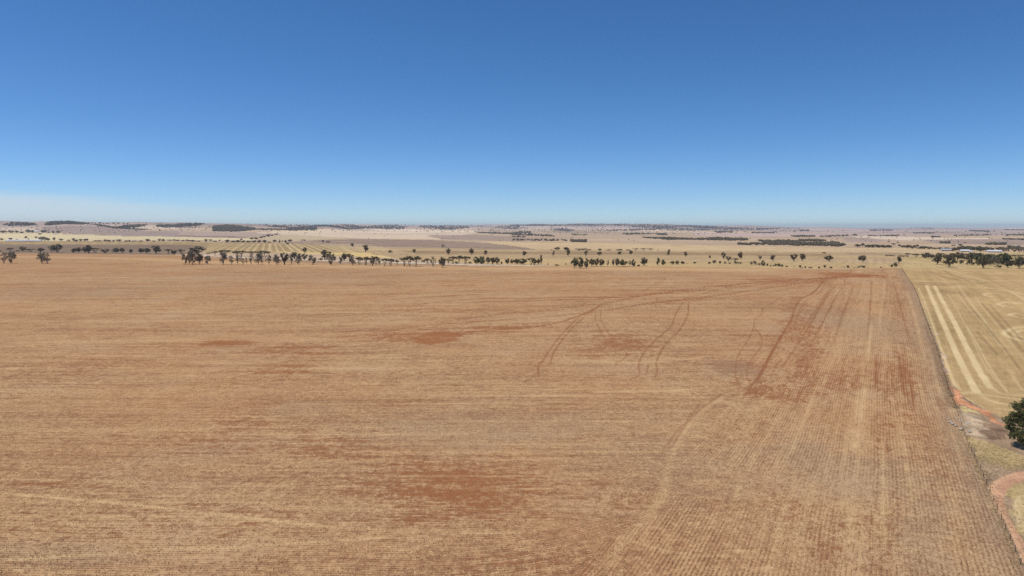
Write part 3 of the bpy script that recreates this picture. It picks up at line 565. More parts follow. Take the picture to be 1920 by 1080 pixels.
def leaves(mb, c, r, n, size, flat=1.0, g=random):
    """a clump of small leaf sprays spread through a lumpy ball"""
    for _ in range(n):
        d = Vector((g.gauss(0, 1), g.gauss(0, 1), g.gauss(0, 1))).normalized(); rad = r * g.random() ** .45
        p = Vector(c) + Vector((d.x * rad, d.y * rad, d.z * rad * flat))
        n1 = (d + Vector((g.gauss(0, .7), g.gauss(0, .7), g.gauss(0, .7) + .3))).normalized()
        q = n1.cross(Vector((g.random(), g.random(), g.random()))).normalized(); w = n1.cross(q)
        s1 = size * g.uniform(.6, 1.3); s2 = s1 * g.uniform(.45, .9); b0 = len(mb.v)
        mb.v += [tuple(p - q * s1), tuple(p - w * s2 + n1 * s1 * .15), tuple(p + q * s1), tuple(p + w * s2 + n1 * s1 * .15)]
        mb.f.append((b0, b0 + 1, b0 + 2, b0 + 3))
def make_tree(kind, seed):
    """unit tree, one high and one wide: (trunk mesh, crown mesh)"""
    g = random.Random(seed); tr = MB(); cr = MB(); cl = []
    def ell(n, zc, rz, rxy, r0, r1, hol=.45):
        k = 0
        while k < n:
            x, y, z = g.uniform(-1, 1), g.uniform(-1, 1), g.uniform(-1, 1); q = x * x + y * y + z * z
            if q > 1 or q < hol * g.random(): continue
            cl.append((x * rxy, y * rxy, zc + z * rz, g.uniform(r0, r1))); k += 1
    if kind == 'd':
        ell(24, .54, .40, .36, .11, .17, .3); n, sz, fl = (19 if seed % 2 else 25), .057, 1.0; stems = 2; th = .022
    elif kind == 'u':
        for k in range(18):
            an = g.uniform(0, 6.28); q = .42 * g.random() ** .5; cl.append((q * math.cos(an), q * math.sin(an), .80 - q * .4 + g.uniform(-.10, .09), g.uniform(.10, .16)))
        n, sz, fl = 19, .055, .75; stems = 4; th = .02
    elif kind == 's':
        ell(22, .60, .36, .38, .10, .16, .3); n, sz, fl = 24, .057, .9; stems = 3; th = .03
    elif kind == 'p':
        ell(28, .56, .40, .38, .07, .12, .2); n, sz, fl = 13, .045, 1.0; stems = 4; th = .016
    elif kind == 'n':
        ell(15, .55, .41, .34, .11, .17, .2); n, sz, fl = 26, .06, 1.0; stems = 1; th = .03
    else:
        for k in range(13):
            an = g.uniform(0, 6.28); q = .40 * g.random() ** .5; cl.append((q * math.cos(an), q * math.sin(an), g.uniform(.12, .82) * (1 - q * 1.1) + .1, g.uniform(.12, .18)))
        n, sz, fl = 24, .07, 1.0; stems = 2; th = .02
    for c in cl: leaves(cr, c[:3], c[3], n, sz, fl, g)
    tops = sorted(cl, key=lambda c: c[2])
    for s in range(stems):
        an = g.uniform(0, 6.28); tgt = g.choice(tops[len(tops) // 3:]); b0 = (.03 * math.cos(an) * stems / 2, .03 * math.sin(an) * stems / 2, -.03)
        m1 = tuple(b0[i] * .6 + tgt[i] * .4 for i in range(2)) + (tgt[2] * .45,)
        tr.tube([b0, m1, tgt[:3]], [th, th * .75, th * .3])
        for _ in range(4 if kind == 'p' else 3):
            q = g.choice(cl); 
            if q[2] > m1[2]: tr.tube([m1, tuple((m1[i] + q[i]) / 2 + g.uniform(-.03, .03) for i in range(3)), q[:3]], [th * .55, th * .38, th * .15], 4)
    return tr, cr
PROTO = {}
for kd, lm in (('d', L_DARK), ('u', L_DARK), ('s', L_DARK), ('p', L_GREY), ('n', L_DARK), ('b', L_DARK), ('g', L_GREY), ('e', L_GREEN)):
    PROTO[kd] = []
    for i in range(3):
        tr, cr = make_tree({'g': 'd', 'e': 'd'}.get(kd, kd), (ord(kd) * 31 + i * 7) * 2 + (1 if kd == 'g' else 0))
        PROTO[kd].append((tr.mesh('trunk', M_BARK if kd in 'pug' else M_BARKD), cr.mesh('crown', lm)))

ORD = ['first', 'second', 'third', 'fourth', 'fifth', 'sixth', 'seventh', 'eighth', 'ninth', 'tenth', 'eleventh', 'twelfth', 'thirteenth', 'fourteenth', 'fifteenth', 'sixteenth', 'seventeenth', 'eighteenth', 'nineteenth', 'twentieth', 'twenty-first', 'twenty-second', 'twenty-third', 'twenty-fourth', 'twenty-fifth', 'twenty-sixth', 'twenty-seventh', 'twenty-eighth', 'twenty-ninth', 'thirtieth', 'thirty-first', 'thirty-second', 'thirty-third', 'thirty-fourth', 'thirty-fifth', 'thirty-sixth', 'thirty-seventh', 'thirty-eighth', 'thirty-ninth', 'fortieth']
LOOK = {'d': 'dense oval-crowned tree', 'u': 'flat-topped tree on bare stems', 's': 'round spreading tree', 'p': 'thin grey see-through tree', 'n': 'narrow upright tree', 'b': 'low dark bush', 'g': 'grey-leaved bushy tree', 'e': 'dense dark green tree'}
NAME = {'d': 'gum_tree', 'u': 'umbrella_tree', 's': 'spreading_tree', 'p': 'sparse_tree', 'n': 'narrow_tree', 'b': 'bush', 'g': 'gum_tree', 'e': 'gum_tree'}
# survey: foot of each tree, width, height and kind, per strip of the photograph (strip pixels, 0.171875 photo px each)
K = .171875
TREES = [
 ('grey trees standing out on the field at the left', 'the field, left edge of the photo', 0, """45,545,88,122,p 130,547,92,128,g 458,548,98,125,g 515,550,92,125,p"""),
 ('trees of the back row at the left', 'the back row at the left', 0, """2,418,36,14,b 113,420,72,48,u 185,416,62,16,b 250,414,80,50,s 330,418,115,34,u 445,420,95,42,s 565,422,85,72,p 625,426,110,95,s 808,432,62,50,d 856,430,66,66,d 925,432,62,66,d 968,434,100,85,s 1045,432,90,60,u 1150,434,92,48,s 1230,434,30,45,p 1272,434,64,66,d 1332,434,62,62,s 1427,434,56,42,s 1540,436,72,65,d 1610,438,72,60,d 1705,440,122,85,s 1838,445,78,60,u 1890,448,62,46,s"""),
 ('trees of the back row before the striped paddock', 'the back row under striped paddock', 320, """45,448,52,50,s 115,450,82,60,u 285,445,195,78,s 420,442,60,20,b 485,462,60,55,u 598,470,132,78,u 720,470,85,66,u 775,470,120,65,u 880,468,95,60,u 1010,472,155,70,u 1350,500,92,75,s 1460,510,82,66,s 1465,432,52,66,s 1690,505,145,98,s 1635,516,52,36,b 1895,512,62,82,s"""),
 ('trees of the near row along the field edge, left half', 'the left near row', 320, """155,558,62,128,g 205,556,62,140,g 242,558,105,158,g 312,556,92,125,d 405,556,76,92,g 575,560,92,140,g 665,560,62,100,p 740,560,82,112,p 790,558,42,72,p 828,558,26,82,p 880,558,62,110,p 955,558,92,132,g 995,556,52,92,p 1068,560,82,112,p 1160,560,92,112,g 1240,560,92,140,s 1315,558,60,120,p 1395,560,76,126,g 1545,560,86,112,g 1755,566,102,122,g 1855,560,46,86,g"""),
 ('trees of the near row along the field edge, right half', 'the right near row', 640, """30,520,62,84,s 90,524,84,88,u 122,565,82,92,g 198,560,82,92,u 268,566,104,98,u 340,570,82,96,s 380,560,60,98,u 408,565,60,80,p 470,575,72,92,u 540,573,82,86,u 608,574,40,72,u 680,575,104,104,u 745,577,84,122,u 818,580,112,118,u"""),
 ('trees right of the near row, before the pale paddock', 'clumps right of the near row', 640, """890,540,46,40,b 940,545,92,56,u 1000,582,74,112,p 1100,592,84,112,d 1165,546,104,52,u 1220,548,92,86,u 1285,548,92,92,u 1352,548,104,86,u 1250,550,52,30,b 1405,550,42,30,b 1480,552,92,76,e 1532,552,104,82,e 1600,555,62,84,s 1650,556,82,72,s 1702,556,82,72,s 1745,556,32,36,b 1810,556,62,62,d 1865,552,62,56,d 1908,555,62,56,d"""),
 ('trees at the right end of the clumps before the pale paddock', 'the clump left of centre', 960, """60,550,84,58,e 122,556,112,62,e 205,560,92,80,u 242,566,64,76,s 290,560,54,62,s 318,568,38,112,n 392,560,16,16,b 480,569,78,14,b 587,560,16,20,b"""),
 ('dark green trees at the middle of the field edge', 'the dark clump mid field edge', 960, """680,596,92,122,e 752,600,92,120,e 812,599,62,108,e 870,578,74,82,d 925,578,62,86,d 980,580,72,90,d 1045,578,34,72,p 1103,578,34,78,d 1150,582,58,102,d 1215,580,94,82,e 1280,575,56,62,p 1325,580,58,76,e 1380,576,30,20,b 1440,572,82,88,d 1593,566,46,82,e 1648,564,58,60,e 1745,558,62,42,e 1800,558,52,42,e 1858,554,48,36,d"""),
 ('bushes along the field edge right of the middle', 'the bushes along field edge', 1280, """10,552,22,24,b 45,550,12,9,b 132,550,46,26,b 293,548,40,22,b 345,548,46,38,d 407,548,26,34,d 460,550,36,30,b 512,550,32,15,b 580,552,54,32,b 627,555,42,30,b 750,562,38,36,g 785,562,52,46,g 832,568,36,32,b 877,573,58,58,e 922,573,20,28,b 958,577,32,12,b 992,578,22,15,b 1018,580,36,34,e 1050,582,42,36,e 1082,584,36,28,e 1135,586,36,14,b 1215,590,14,11,b 1280,598,32,34,d 1310,598,26,10,b 1337,598,22,24,g 1392,600,48,20,b 1487,602,24,26,b 1548,597,34,37,d 1623,600,46,23,b 1765,598,13,12,b 1800,595,30,30,d 1872,596,16,8,b 1910,597,18,12,b"""),
 ('lone trees dotted over the pale paddock, left part', 'the lone trees left of centre', 640, """120,364,48,40,s 265,421,78,76,s 535,430,56,36,b 795,433,46,46,s 1110,376,54,40,p 1168,452,62,66,s 1420,454,64,76,s 1575,455,48,52,d 1998,466,56,62,d 2313,472,30,66,n 2477,468,50,76,d 2667,466,50,58,s"""),
 ('lone trees dotted over the pale paddock, middle part', 'the lone trees right of centre', 960, """955,460,64,46,s 1175,453,62,36,s 1297,454,46,56,d 1705,467,46,72,n 1892,473,50,52,s 2157,486,26,34,d 2309,497,62,68,s 2359,520,62,56,s 2434,531,92,44,u 2489,500,58,88,d 2705,508,36,52,s 2845,518,68,62,s"""),
 ('lone trees dotted over the pale paddock, right part', 'the lone trees farther right', 1280, """1213,520,78,82,s 1305,520,84,78,s 1595,523,98,68,s 1545,437,58,20,b 1960,530,98,82,d 2359,543,62,72,s 2318,590,48,62,e 2280,586,26,32,b 1955,594,82,30,b 2163,593,24,14,b"""),
 ('low bushes in the hedge line across the paddock', 'the mid-distance hedge line', 960, """430,402,30,8,b 495,402,76,36,s 588,404,88,34,s 722,405,72,26,b 790,405,74,30,b 842,405,52,18,b 955,405,46,20,b 1060,404,82,12,b 1170,404,104,18,b 1260,404,62,10,b 1350,403,72,22,u 1430,403,84,24,u 1505,403,76,22,u 1590,404,28,6,b"""),
 ('trees of the dark grove at the right', 'the dark grove at the right', 1590, """660,478,60,44,u 740,478,64,38,u 600,474,70,18,b 470,466,90,14,b 850,490,80,56,d 905,492,70,48,d 970,557,78,92,d 1000,500,92,60,s 1075,500,70,50,d 1100,586,96,118,d 1130,510,80,66,s 1180,550,28,36,d 1200,512,96,80,d 1237,556,44,44,d 1293,560,24,20,b 1265,515,90,76,d 1325,560,46,60,d 1345,520,96,82,s 1362,566,38,36,d 1410,566,40,44,d 1420,528,110,86,e 1480,598,92,112,d 1500,540,92,84,e 1545,568,64,54,d 1560,530,90,76,d 1600,560,80,90,g 1640,550,104,94,e 1635,597,48,38,b 1690,560,104,100,e 1735,560,90,110,e 1748,592,66,70,d 1790,560,70,50,b 1825,560,66,52,d 1862,600,90,112,d 1900,540,70,66,d 1915,560,60,40,b 1410,490,120,50,d 1545,488,100,44,d 1690,486,100,40,d 1790,470,80,18,b 1870,470,100,20,b"""),
 ('trees round the farm sheds far to the right', 'the trees round the farm sheds', 1590, """1085,400,80,24,d 1170,412,70,40,d 1210,414,70,46,d 1255,398,70,40,d 1310,400,84,40,e 1375,412,84,50,e 1440,415,80,50,e 1500,418,70,54,d 1560,412,60,36,d 1640,405,66,34,d 1700,420,70,50,g 1755,420,60,72,g 1810,422,70,60,g 1870,424,70,66,g 1915,424,50,56,g 105,368,60,30,d 160,360,40,30,s 220,376,60,36,d 275,376,70,34,d 335,376,70,32,d 395,378,70,34,d 445,378,60,30,d 495,355,36,28,u 560,360,34,24,s 600,372,44,24,d 650,380,70,34,d 705,386,60,36,d 755,362,40,22,s 780,388,60,20,d 830,390,80,30,d 890,392,50,24,d 945,392,60,20,d 1005,394,46,22,d 1150,355,50,16,d 1225,352,50,18,d"""),
 ('trees of the far road line at the left', 'the far road line at the left', 0, """18,297,34,28,s 110,284,48,18,u 118,299,32,20,b 183,297,34,20,s 285,276,42,26,s 395,272,28,22,u 312,293,16,22,n 445,299,64,42,s 487,299,72,46,s 527,301,42,32,d 590,299,36,36,s 665,301,44,28,s 748,306,40,24,b 802,303,44,32,s 832,306,42,22,b 880,304,52,26,s 927,304,46,26,s 952,298,32,24,s 1045,306,62,16,b 1092,307,52,20,b 1150,307,52,22,s 1192,307,42,22,s 1237,307,32,16,b 1297,308,72,24,s 1375,311,42,20,b 1410,309,28,20,s 1470,311,62,20,b 1540,307,62,12,b 1610,307,72,26,s 1680,307,52,13,b 1740,305,42,26,s 1780,303,38,24,s 1850,297,62,13,b 1900,297,42,15,b"""),
 ('trees of the far road line behind the striped paddock', 'the road line over striped paddock', 320, """75,301,52,16,b 130,301,42,13,b 180,307,62,26,b 240,307,52,18,b 300,311,62,16,b 385,313,44,32,s 435,306,38,26,s 480,309,52,12,b 535,301,20,16,s 620,319,58,32,d 680,319,62,26,d 735,319,62,28,d 790,319,62,24,d 850,319,62,24,d 910,319,62,26,d 967,323,52,30,d 1025,323,48,34,d 1075,319,42,12,b 1137,316,54,28,d 1186,331,28,46,n 1220,311,24,16,b 1253,319,26,32,n 1303,313,58,30,d 1275,341,44,24,d 1447,299,62,16,b 1660,313,26,26,s 1720,319,62,20,b 770,293,32,20,s 885,288,48,26,d 930,286,48,28,d 985,273,48,20,d 1020,263,48,20,d 1062,259,52,30,d 1105,249,52,20,d 1150,233,52,15,d"""),
 ('trees round the white farmhouse far to the left', 'the row by the far farmhouse', 0, """40,214,84,28,d 120,214,64,30,d 183,214,42,28,d 240,214,48,18,b 305,213,62,36,d 350,213,52,30,d 437,230,42,14,u 478,213,64,34,d 530,213,32,13,b 580,214,28,26,s 635,217,62,26,d"""),
]
ents = []
for gi, (grp, place, x0, txt) in enumerate(TREES):
    for e in txt.split():
        q = e.split(','); ents.append([gi, x0 + float(q[0]) * K, 400 + float(q[1]) * K, float(q[2]) * K, float(q[3]) * K, q[4]])
gp = ground([(e[1], e[2]) for e in ents])
for e, p in zip(ents, gp): e += [p[0], p[1]]
ents.sort(key=lambda e: -e[3] * e[4]); single, rest = ents[:298], ents[298:]
def depth(x, y, z): return y * cp + (CAMZ - z) * sp
def place_part(nm, me, parent):
    o = bpy.data.objects.new(nm, me); C.objects.link(o); o.parent = parent; return o
trunk_src, crown_src = {}, {}
for gi, (grp, place, x0, _) in enumerate(TREES):
    mem = sorted([e for e in single if e[0] == gi], key=lambda e: e[1])
    hs_ = sorted(e[4] for e in mem)
    for k, (g_, px, py, w, h, kd, x, y) in enumerate(mem):
        z = float(HT(x, y)); s = depth(x, y, z) / FOC
        root = bpy.data.objects.new(NAME[kd], None); C.objects.link(root); root.empty_display_size = 1
        root.location = (x, y, z); root.rotation_euler = (0, 0, rng.uniform(0, 6.28)); ws, hs2 = (1.5, 1.18) if 'grove' in place or 'sheds' in place else (1.14, 1.07)
        root.scale = (w * s * ws, w * s * ws, h * s * hs2)
        size = 'tall ' if h >= hs_[int(len(hs_) * .7)] else ('small ' if h <= hs_[int(len(hs_) * .3)] else '')
        if kd == 'b': size = ''
        root['label'] = f"{size}{LOOK[kd]}, {ORD[k]} from left in {place}"
        root['category'] = 'bush' if kd == 'b' else 'tree'; root['group'] = grp
        tm, cm = PROTO[kd][k % 3]
        place_part('trunk', tm, root); place_part('crown', cm, root)

# the big gum by the fence, its crown reaching in at the right edge of the photo
g = random.Random(5); tr = MB(); cr = MB(); cl = []
for k in range(62):
    while True:
        x, y, z = g.uniform(-1, 1), g.uniform(-1, 1), g.uniform(-1, 1)
        if .25 < x * x + y * y + z * z < 1: break
    cl.append((x * 5.3, y * 5.0, 5.9 + z * 4.6 + (2.2 if x > -.2 else -.6), g.uniform(.9, 1.6)))
for c in cl: leaves(cr, c[:3], c[3], 150, .24, .8, g)
tr.tube([(0, 0, -.3), (.1, 0, 1.2), (.3, .1, 2.6)], [.5, .4, .34], 9)
for c in g.sample(cl, 16):
    m = tuple((.3, .1, 2.6)[i] * .45 + c[i] * .55 + g.uniform(-.4, .4) for i in range(3)); tr.tube([(.3, .1, 2.5), m, c[:3]], [.2, .12, .04], 6)
bp = ground([(1927, 838)])[0]
root = bpy.data.objects.new('gum_tree', None); C.objects.link(root); root.location = (bp[0], bp[1], float(HT(*bp)))
root['label'] = 'big leafy green gum tree beside the fence, nearest tree of all'; root['category'] = 'tree'
place_part('trunk', tr.mesh('trunk', M_BARK), root); place_part('crown', cr.mesh('crown', L_GREEN), root)

# ------------------------------------------------------------------ woods and specks too far and many to count
ico = None
def blob_cloud(name, pts, hgt, wid, mat, label):
    """far tree crowns as lumpy balls joined in one mesh"""
    global ico
    if ico is None:
        import bmesh
        bm = bmesh.new(); bmesh.ops.create_icosphere(bm, subdivisions=1, radius=1); bm.verts.ensure_lookup_table()
        ico = (np.array([v.co[:] for v in bm.verts]), np.array([[v.index for v in f.verts] for f in bm.faces])); bm.free()
    n = len(pts); V0, F0 = ico; m = len(V0)
    z = HT(pts[:, 0], pts[:, 1])
    V = V0[None] * (1 + rng.uniform(-.28, .28, (n, m, 1)))
    V = V * np.stack([wid / 2, wid / 2, hgt / 2], 1)[:, None, :]
    V += np.stack([pts[:, 0], pts[:, 1], z + hgt * .47], 1)[:, None, :]
    F = (F0[None] + (np.arange(n) * m)[:, None, None]).reshape(-1, 3)
    me = bpy.data.meshes.new(name); me.vertices.add(n * m); me.loops.add(F.size); me.polygons.add(len(F))
    me.vertices.foreach_set('co', V.astype(np.float32).ravel()); me.loops.foreach_set('vertex_index', F.astype(np.int32).ravel()); me.polygons.foreach_set('loop_start', (np.arange(len(F)) * 3).astype(np.int32))
    me.update(calc_edges=True); me.validate(); me.materials.append(mat)
    o = bpy.data.objects.new(name, me); C.objects.link(o); o['kind'] = 'stuff'; o['label'] = label; o['category'] = 'trees'; return o
def in_px(poly, n):
    p = np.asarray(poly, float); out = []
    while len(out) < n:
        q = rng.uniform(p.min(0), p.max(0), (n * 3, 2)); q = q[inside(q[:, 0], q[:, 1], p)]; out += list(q)
    return np.array(out[:n])
def zq(x0, pts): return [(x0 + a * K, 400 + b * K) for a, b in pts]
WOODS = [   # strip origin, outline in strip pixels, crowns, label
 (0, [(30, 128), (120, 100), (240, 100), (400, 118), (405, 132), (240, 140), (60, 140)], 210, 'thin grey-green wood on the far left hillside'),
 (0, [(480, 128), (520, 100), (640, 88), (780, 90), (900, 104), (990, 118), (900, 124), (700, 120), (520, 132)], 520, 'dark wood capping the far left hill'),
 (0, [(980, 116), (1100, 130), (1280, 158), (1440, 172), (1620, 178), (1600, 184), (1260, 168), (1080, 140)], 190, 'strip of trees slanting down the left hillside'),
 (0, [(1250, 152), (1380, 130), (1560, 122), (1615, 128), (1560, 145), (1400, 168), (1280, 166)], 260, 'wood in the hollow of the left hills'),
 (0, [(1690, 132), (1790, 128), (1920, 126), (1920, 150), (1800, 158), (1720, 150)], 150, 'wood on the hillside right of the hollow'),
 (320, [(0, 132), (100, 118), (300, 108), (370, 116), (300, 140), (120, 150), (0, 154)], 300, 'wood on the skyline of the left hills'),
 (320, [(465, 140), (620, 128), (760, 140), (900, 162), (960, 178), (860, 190), (700, 202), (560, 200), (455, 195)], 1500, 'darkest dense block of wood on the left hills'),
 (320, [(960, 172), (1100, 172), (1210, 174), (1215, 184), (1100, 184), (960, 184)], 90, 'thin tree line right of the dense block of wood'),
 (320, [(1200, 180), (1300, 160), (1440, 146), (1560, 138), (1600, 160), (1590, 190), (1440, 190), (1300, 192)], 420, 'wood on the slope at the right end of the left hills'),
 (320, [(1040, 140), (1200, 142), (1320, 160), (1240, 158), (1060, 146)], 80, 'wood line below the skyline of the left hills'),
 (320, [(1560, 132), (1700, 130), (1840, 144), (1920, 160), (1920, 170), (1820, 156), (1700, 142), (1580, 142)], 220, 'wood line along the crest of the left hills'),
 (640, [(0, 155), (80, 166), (240, 160), (240, 170), (80, 178), (0, 168)], 90, 'dark wood at the foot of the blue hills'),
 (640, [(0, 130), (80, 124), (250, 140), (420, 132), (620, 138), (700, 150), (690, 174), (480, 172), (260, 164), (100, 150)], 420, 'blue wood on the left part of the far hills'),
 (640, [(840, 152), (900, 136), (1050, 138), (1200, 132), (1380, 140), (1400, 160), (1200, 182), (1060, 176), (1000, 164)], 420, 'blue wood on the middle of the far hills'),
 (640, [(1430, 200), (1560, 210), (1700, 214), (1920, 216), (1920, 234), (1700, 226), (1500, 214)], 240, 'tree belt left of the middle at the foot of the far hills'),
 (960, [(0, 216), (90, 196), (200, 200), (220, 230), (440, 238), (470, 256), (300, 250), (0, 240)], 300, 'dark tree belt below the middle of the far hills'),
 (960, [(0, 252), (140, 258), (140, 264), (0, 258)], 40, 'short tree line under the dark belt'),
 (960, [(640, 290), (810, 296), (810, 316), (640, 312)], 140, 'small rectangular plantation at the middle distance'),
 (960, [(0, 284), (200, 288), (400, 288), (600, 296), (600, 306), (400, 302), (200, 300), (0, 298)], 60, 'broken tree line left of the small plantation'),
 (960, [(1380, 262), (1550, 266), (1700, 264), (1920, 276), (1920, 290), (1700, 290), (1500, 276)], 260, 'left end of the long tree belt across the plain'),
 (960, [(1180, 226), (1340, 214), (1560, 220), (1500, 230), (1240, 236)], 110, 'thin wood on the lower slope of the far hills'),
 (960, [(1560, 222), (1680, 222), (1700, 240), (1600, 240)], 80, 'little wood right of the thin wood on the slope'),
 (960, [(420, 176), (560, 164), (700, 190), (600, 200), (440, 186)], 130, 'wood in a fold of the far hills'),
 (960, [(860, 190), (1080, 182), (1300, 176), (1640, 164), (1640, 180), (1300, 192), (1080, 196)], 220, 'long wood across the middle of the far hills'),
 (960, [(640, 228), (820, 234), (820, 242), (640, 240)], 40, 'short tree line low on the far hills'),
 (960, [(1280, 130), (1480, 122), (1700, 140), (1860, 146), (1700, 166), (1480, 160), (1320, 150)], 380, 'blue wood on the right part of the far hills'),
 (960, [(0, 128), (200, 122), (420, 130), (640, 118), (820, 122), (1000, 118), (1280, 116), (1280, 134), (900, 138), (600, 138), (300, 140), (0, 142)], 420, 'scattered trees along the far skyline'),
 (1280, [(0, 270), (60, 276), (260, 272), (380, 264), (560, 274), (700, 278), (710, 298), (560, 300), (360, 296), (120, 292), (0, 288)], 420, 'long dark tree belt across the plain'),
 (1280, [(820, 296), (1000, 300), (1140, 296), (1250, 306), (1340, 326), (1560, 326), (1640, 316), (1740, 330), (1775, 350), (1700, 364), (1540, 358), (1340, 352), (1240, 356), (1140, 346), (960, 352), (900, 336)], 620, 'broad dark belt of trees right of the middle'),
 (1280, [(600, 330), (700, 336), (860, 332), (900, 346), (700, 348), (600, 344)], 60, 'loose trees at the left end of the broad belt'),
 (1280, [(1260, 298), (1440, 290), (1560, 300), (1550, 308), (1300, 306)], 110, 'tree line behind the broad belt'),
 (1280, [(1180, 248), (1300, 242), (1450, 246), (1440, 258), (1240, 260)], 150, 'dark tree line on the right plain'),
 (1280, [(1460, 252), (1600, 246), (1780, 240), (1890, 226), (1900, 244), (1760, 254), (1500, 260)], 90, 'broken tree line going right from the dark one'),
 (1280, [(340, 198), (540, 198), (550, 210), (360, 214)], 90, 'wood on the lower right slope of the far hills'),
 (1280, [(740, 208), (1000, 212), (1000, 220), (740, 216)], 70, 'thin line of trees on the right rise'),
 (1280, [(800, 162), (1060, 166), (1060, 174), (960, 178), (830, 180)], 130, 'wood near the skyline right of the far hills'),
 (1280, [(1260, 180), (1380, 184), (1380, 194), (1280, 194)], 60, 'small wood under the right skyline'),
 (1280, [(120, 172), (300, 178), (300, 188), (120, 182)], 70, 'strip of wood at the right foot of the far hills'),
 (1280, [(0, 132), (200, 134), (420, 150), (620, 160), (600, 176), (400, 170), (160, 160), (0, 150)], 240, 'open wood at the right end of the far hills'),
 (1590, [(230, 186), (300, 178), (490, 182), (490, 190), (240, 194)], 100, 'dark strip of wood under the right skyline'),
 (1590, [(640, 158), (860, 156), (960, 170), (900, 170), (660, 163)], 90, 'low wood on the right skyline'),
 (1590, [(1310, 186), (1440, 190), (1550, 200), (1540, 206), (1330, 196)], 80, 'strip of wood near the right edge of the skyline'),
 (1590, [(1700, 174), (1920, 180), (1920, 187), (1710, 182)], 70, 'strip of wood at the right end of the skyline'),
 (1590, [(1150, 244), (1280, 240), (1440, 236), (1560, 230), (1560, 240), (1300, 248), (1160, 250)], 60, 'open tree line on the far right plain'),
 (1590, [(1700, 238), (1920, 232), (1920, 242), (1720, 246)], 60, 'tree line at the right edge of the far plain'),
 (1590, [(200, 240), (320, 246), (560, 240), (560, 248), (300, 256), (200, 250)], 50, 'sparse tree line left on the right plain'),
 (1590, [(910, 254), (1010, 258), (1010, 266), (910, 264)], 40, 'short dark tree line on the right plain'),
 (1590, [(1680, 280), (1920, 286), (1920, 294), (1700, 286)], 60, 'tree line on the mauve paddock at the right edge'),
 (1590, [(1490, 336), (1600, 332), (1720, 330), (1720, 346), (1540, 348)], 70, 'tree line behind the farm sheds'),
 (1590, [(1010, 318), (1110, 320), (1110, 332), (1010, 328)], 26, 'bushes on the rise left of the farm sheds'),
 (1590, [(710, 216), (830, 214), (940, 216), (940, 222), (720, 220)], 50, 'fine tree line on the mauve far plain'),
]
for x0, poly, n, lab in WOODS:
    q = in_px(zq(x0, poly), n); pts = ground(q); dd = np.hypot(pts[:, 0], pts[:, 1])
    hg = rng.uniform(.75, 1.25, n) * np.clip(dd * .0013, 6, 12.5); wd = hg * rng.uniform(1.0, 1.7, n)
    blob_cloud('wood', pts, hg, wd, L_DARK, lab)
# single specks all over the far country
def clumped(poly, n):
    c = in_px(poly, n * 5); g_ = ground(c); v_ = fbm(g_[:, 0] / 500, g_[:, 1] / 1100, 66, 3) + rng.uniform(-.08, .08, len(c)); return c[np.argsort(-v_)[:n]]
q = np.vstack([clumped([(640, 421), (1300, 419), (1480, 426), (1480, 431), (1300, 433), (640, 429)], 1500), clumped([(0, 416), (640, 422), (640, 430), (0, 424)], 380), in_px([(0, 418), (640, 424), (640, 440), (0, 432)], 160), in_px([(640, 422), (1300, 420), (1500, 427), (1500, 436), (1300, 440), (640, 434)], 700), in_px([(1300, 430), (1920, 428), (1920, 458), (1640, 455), (1300, 445)], 150), in_px([(640, 432), (1300, 440), (1300, 457), (900, 452), (640, 447)], 40), in_px([(0, 427), (640, 428), (640, 445), (0, 436)], 26)])
pts = ground(q); dd = np.hypot(pts[:, 0], pts[:, 1]); hg = rng.uniform(.6, 1.2, len(q)) * np.clip(dd * .0011, 4, 12); 
blob_cloud('distant_trees', pts, hg, hg * rng.uniform(1, 1.8, len(q)), L_DARK, 'single trees scattered over the far plain and hills')
if rest:
    rp = np.array([(e[6], e[7]) for e in rest]); s = depth(rp[:, 0], rp[:, 1], 0) / FOC
    blob_cloud('small_bushes', rp, np.array([e[4] for e in rest]) * s, np.array([e[3] for e in rest]) * s, L_DARK, 'smallest bushes among the tree rows and along the field edge')

# ------------------------------------------------------------------ fence with its posts and wires
t = NT('weathered_post'); M_POST = t.finish(t.mix(t.noise(t.pos(), 9, 3), (.06, .048, .04), (.15, .12, .095)), .9)
t = NT('fence_wire'); M_WIRE = t.finish((.22, .20, .18), .5)
fr_ = bpy.data.objects.new('wire_fence', None); C.objects.link(fr_); fr_['label'] = 'long post and wire fence between the ploughed field and stubble paddock'; fr_['category'] = 'fence'
fr_.location = (*fence_line[0], float(HT(*fence_line[0]))); FO = Vector(fr_.location)
def gz(x, y):
    d = float(np.hypot(x - gl[:, 0], y - gl[:, 1]).min()); return float(HT(x, y)) - .7 * math.exp(-d * d)
seg = np.hypot(*np.diff(fence_line, axis=0).T); cum = np.concatenate([[0], np.cumsum(seg)])
pp = []
for s in np.arange(0, cum[-1], 4.9):
    pp.append((float(np.interp(s, cum, fence_line[:, 0])), float(np.interp(s, cum, fence_line[:, 1]))))
pm = []
for k in range(3):
    b = MB(); b.tube([(0, 0, -.3), (.01, 0, .6), (.02 * (k - 1), .01, 1.22)], [.062, .056, .05], 7); pm.append(b.mesh('post', M_POST))
wires = {h: MB() for h in (.25, .55, .85, 1.1)}
for i, (x, y) in enumerate(pp):
    o = bpy.data.objects.new('post', pm[i % 3]); C.objects.link(o); o.parent = fr_
    o.location = Vector((x, y, gz(x, y))) - FO; o.rotation_euler = (rng.uniform(-.06, .06), rng.uniform(-.06, .06), rng.uniform(0, 6))
for h, b in wires.items():
    for i in range(len(pp) - 1):
        a_, c2 = Vector((*pp[i], gz(*pp[i]) + h)) - FO, Vector((*pp[i + 1], gz(*pp[i + 1]) + h)) - FO
        b.tube([a_, (a_ + c2) / 2 - Vector((0, 0, .02)), c2], [.004] * 3, 3)
    o = bpy.data.objects.new('wire', b.mesh('wire', M_WIRE)); C.objects.link(o); o.parent = fr_

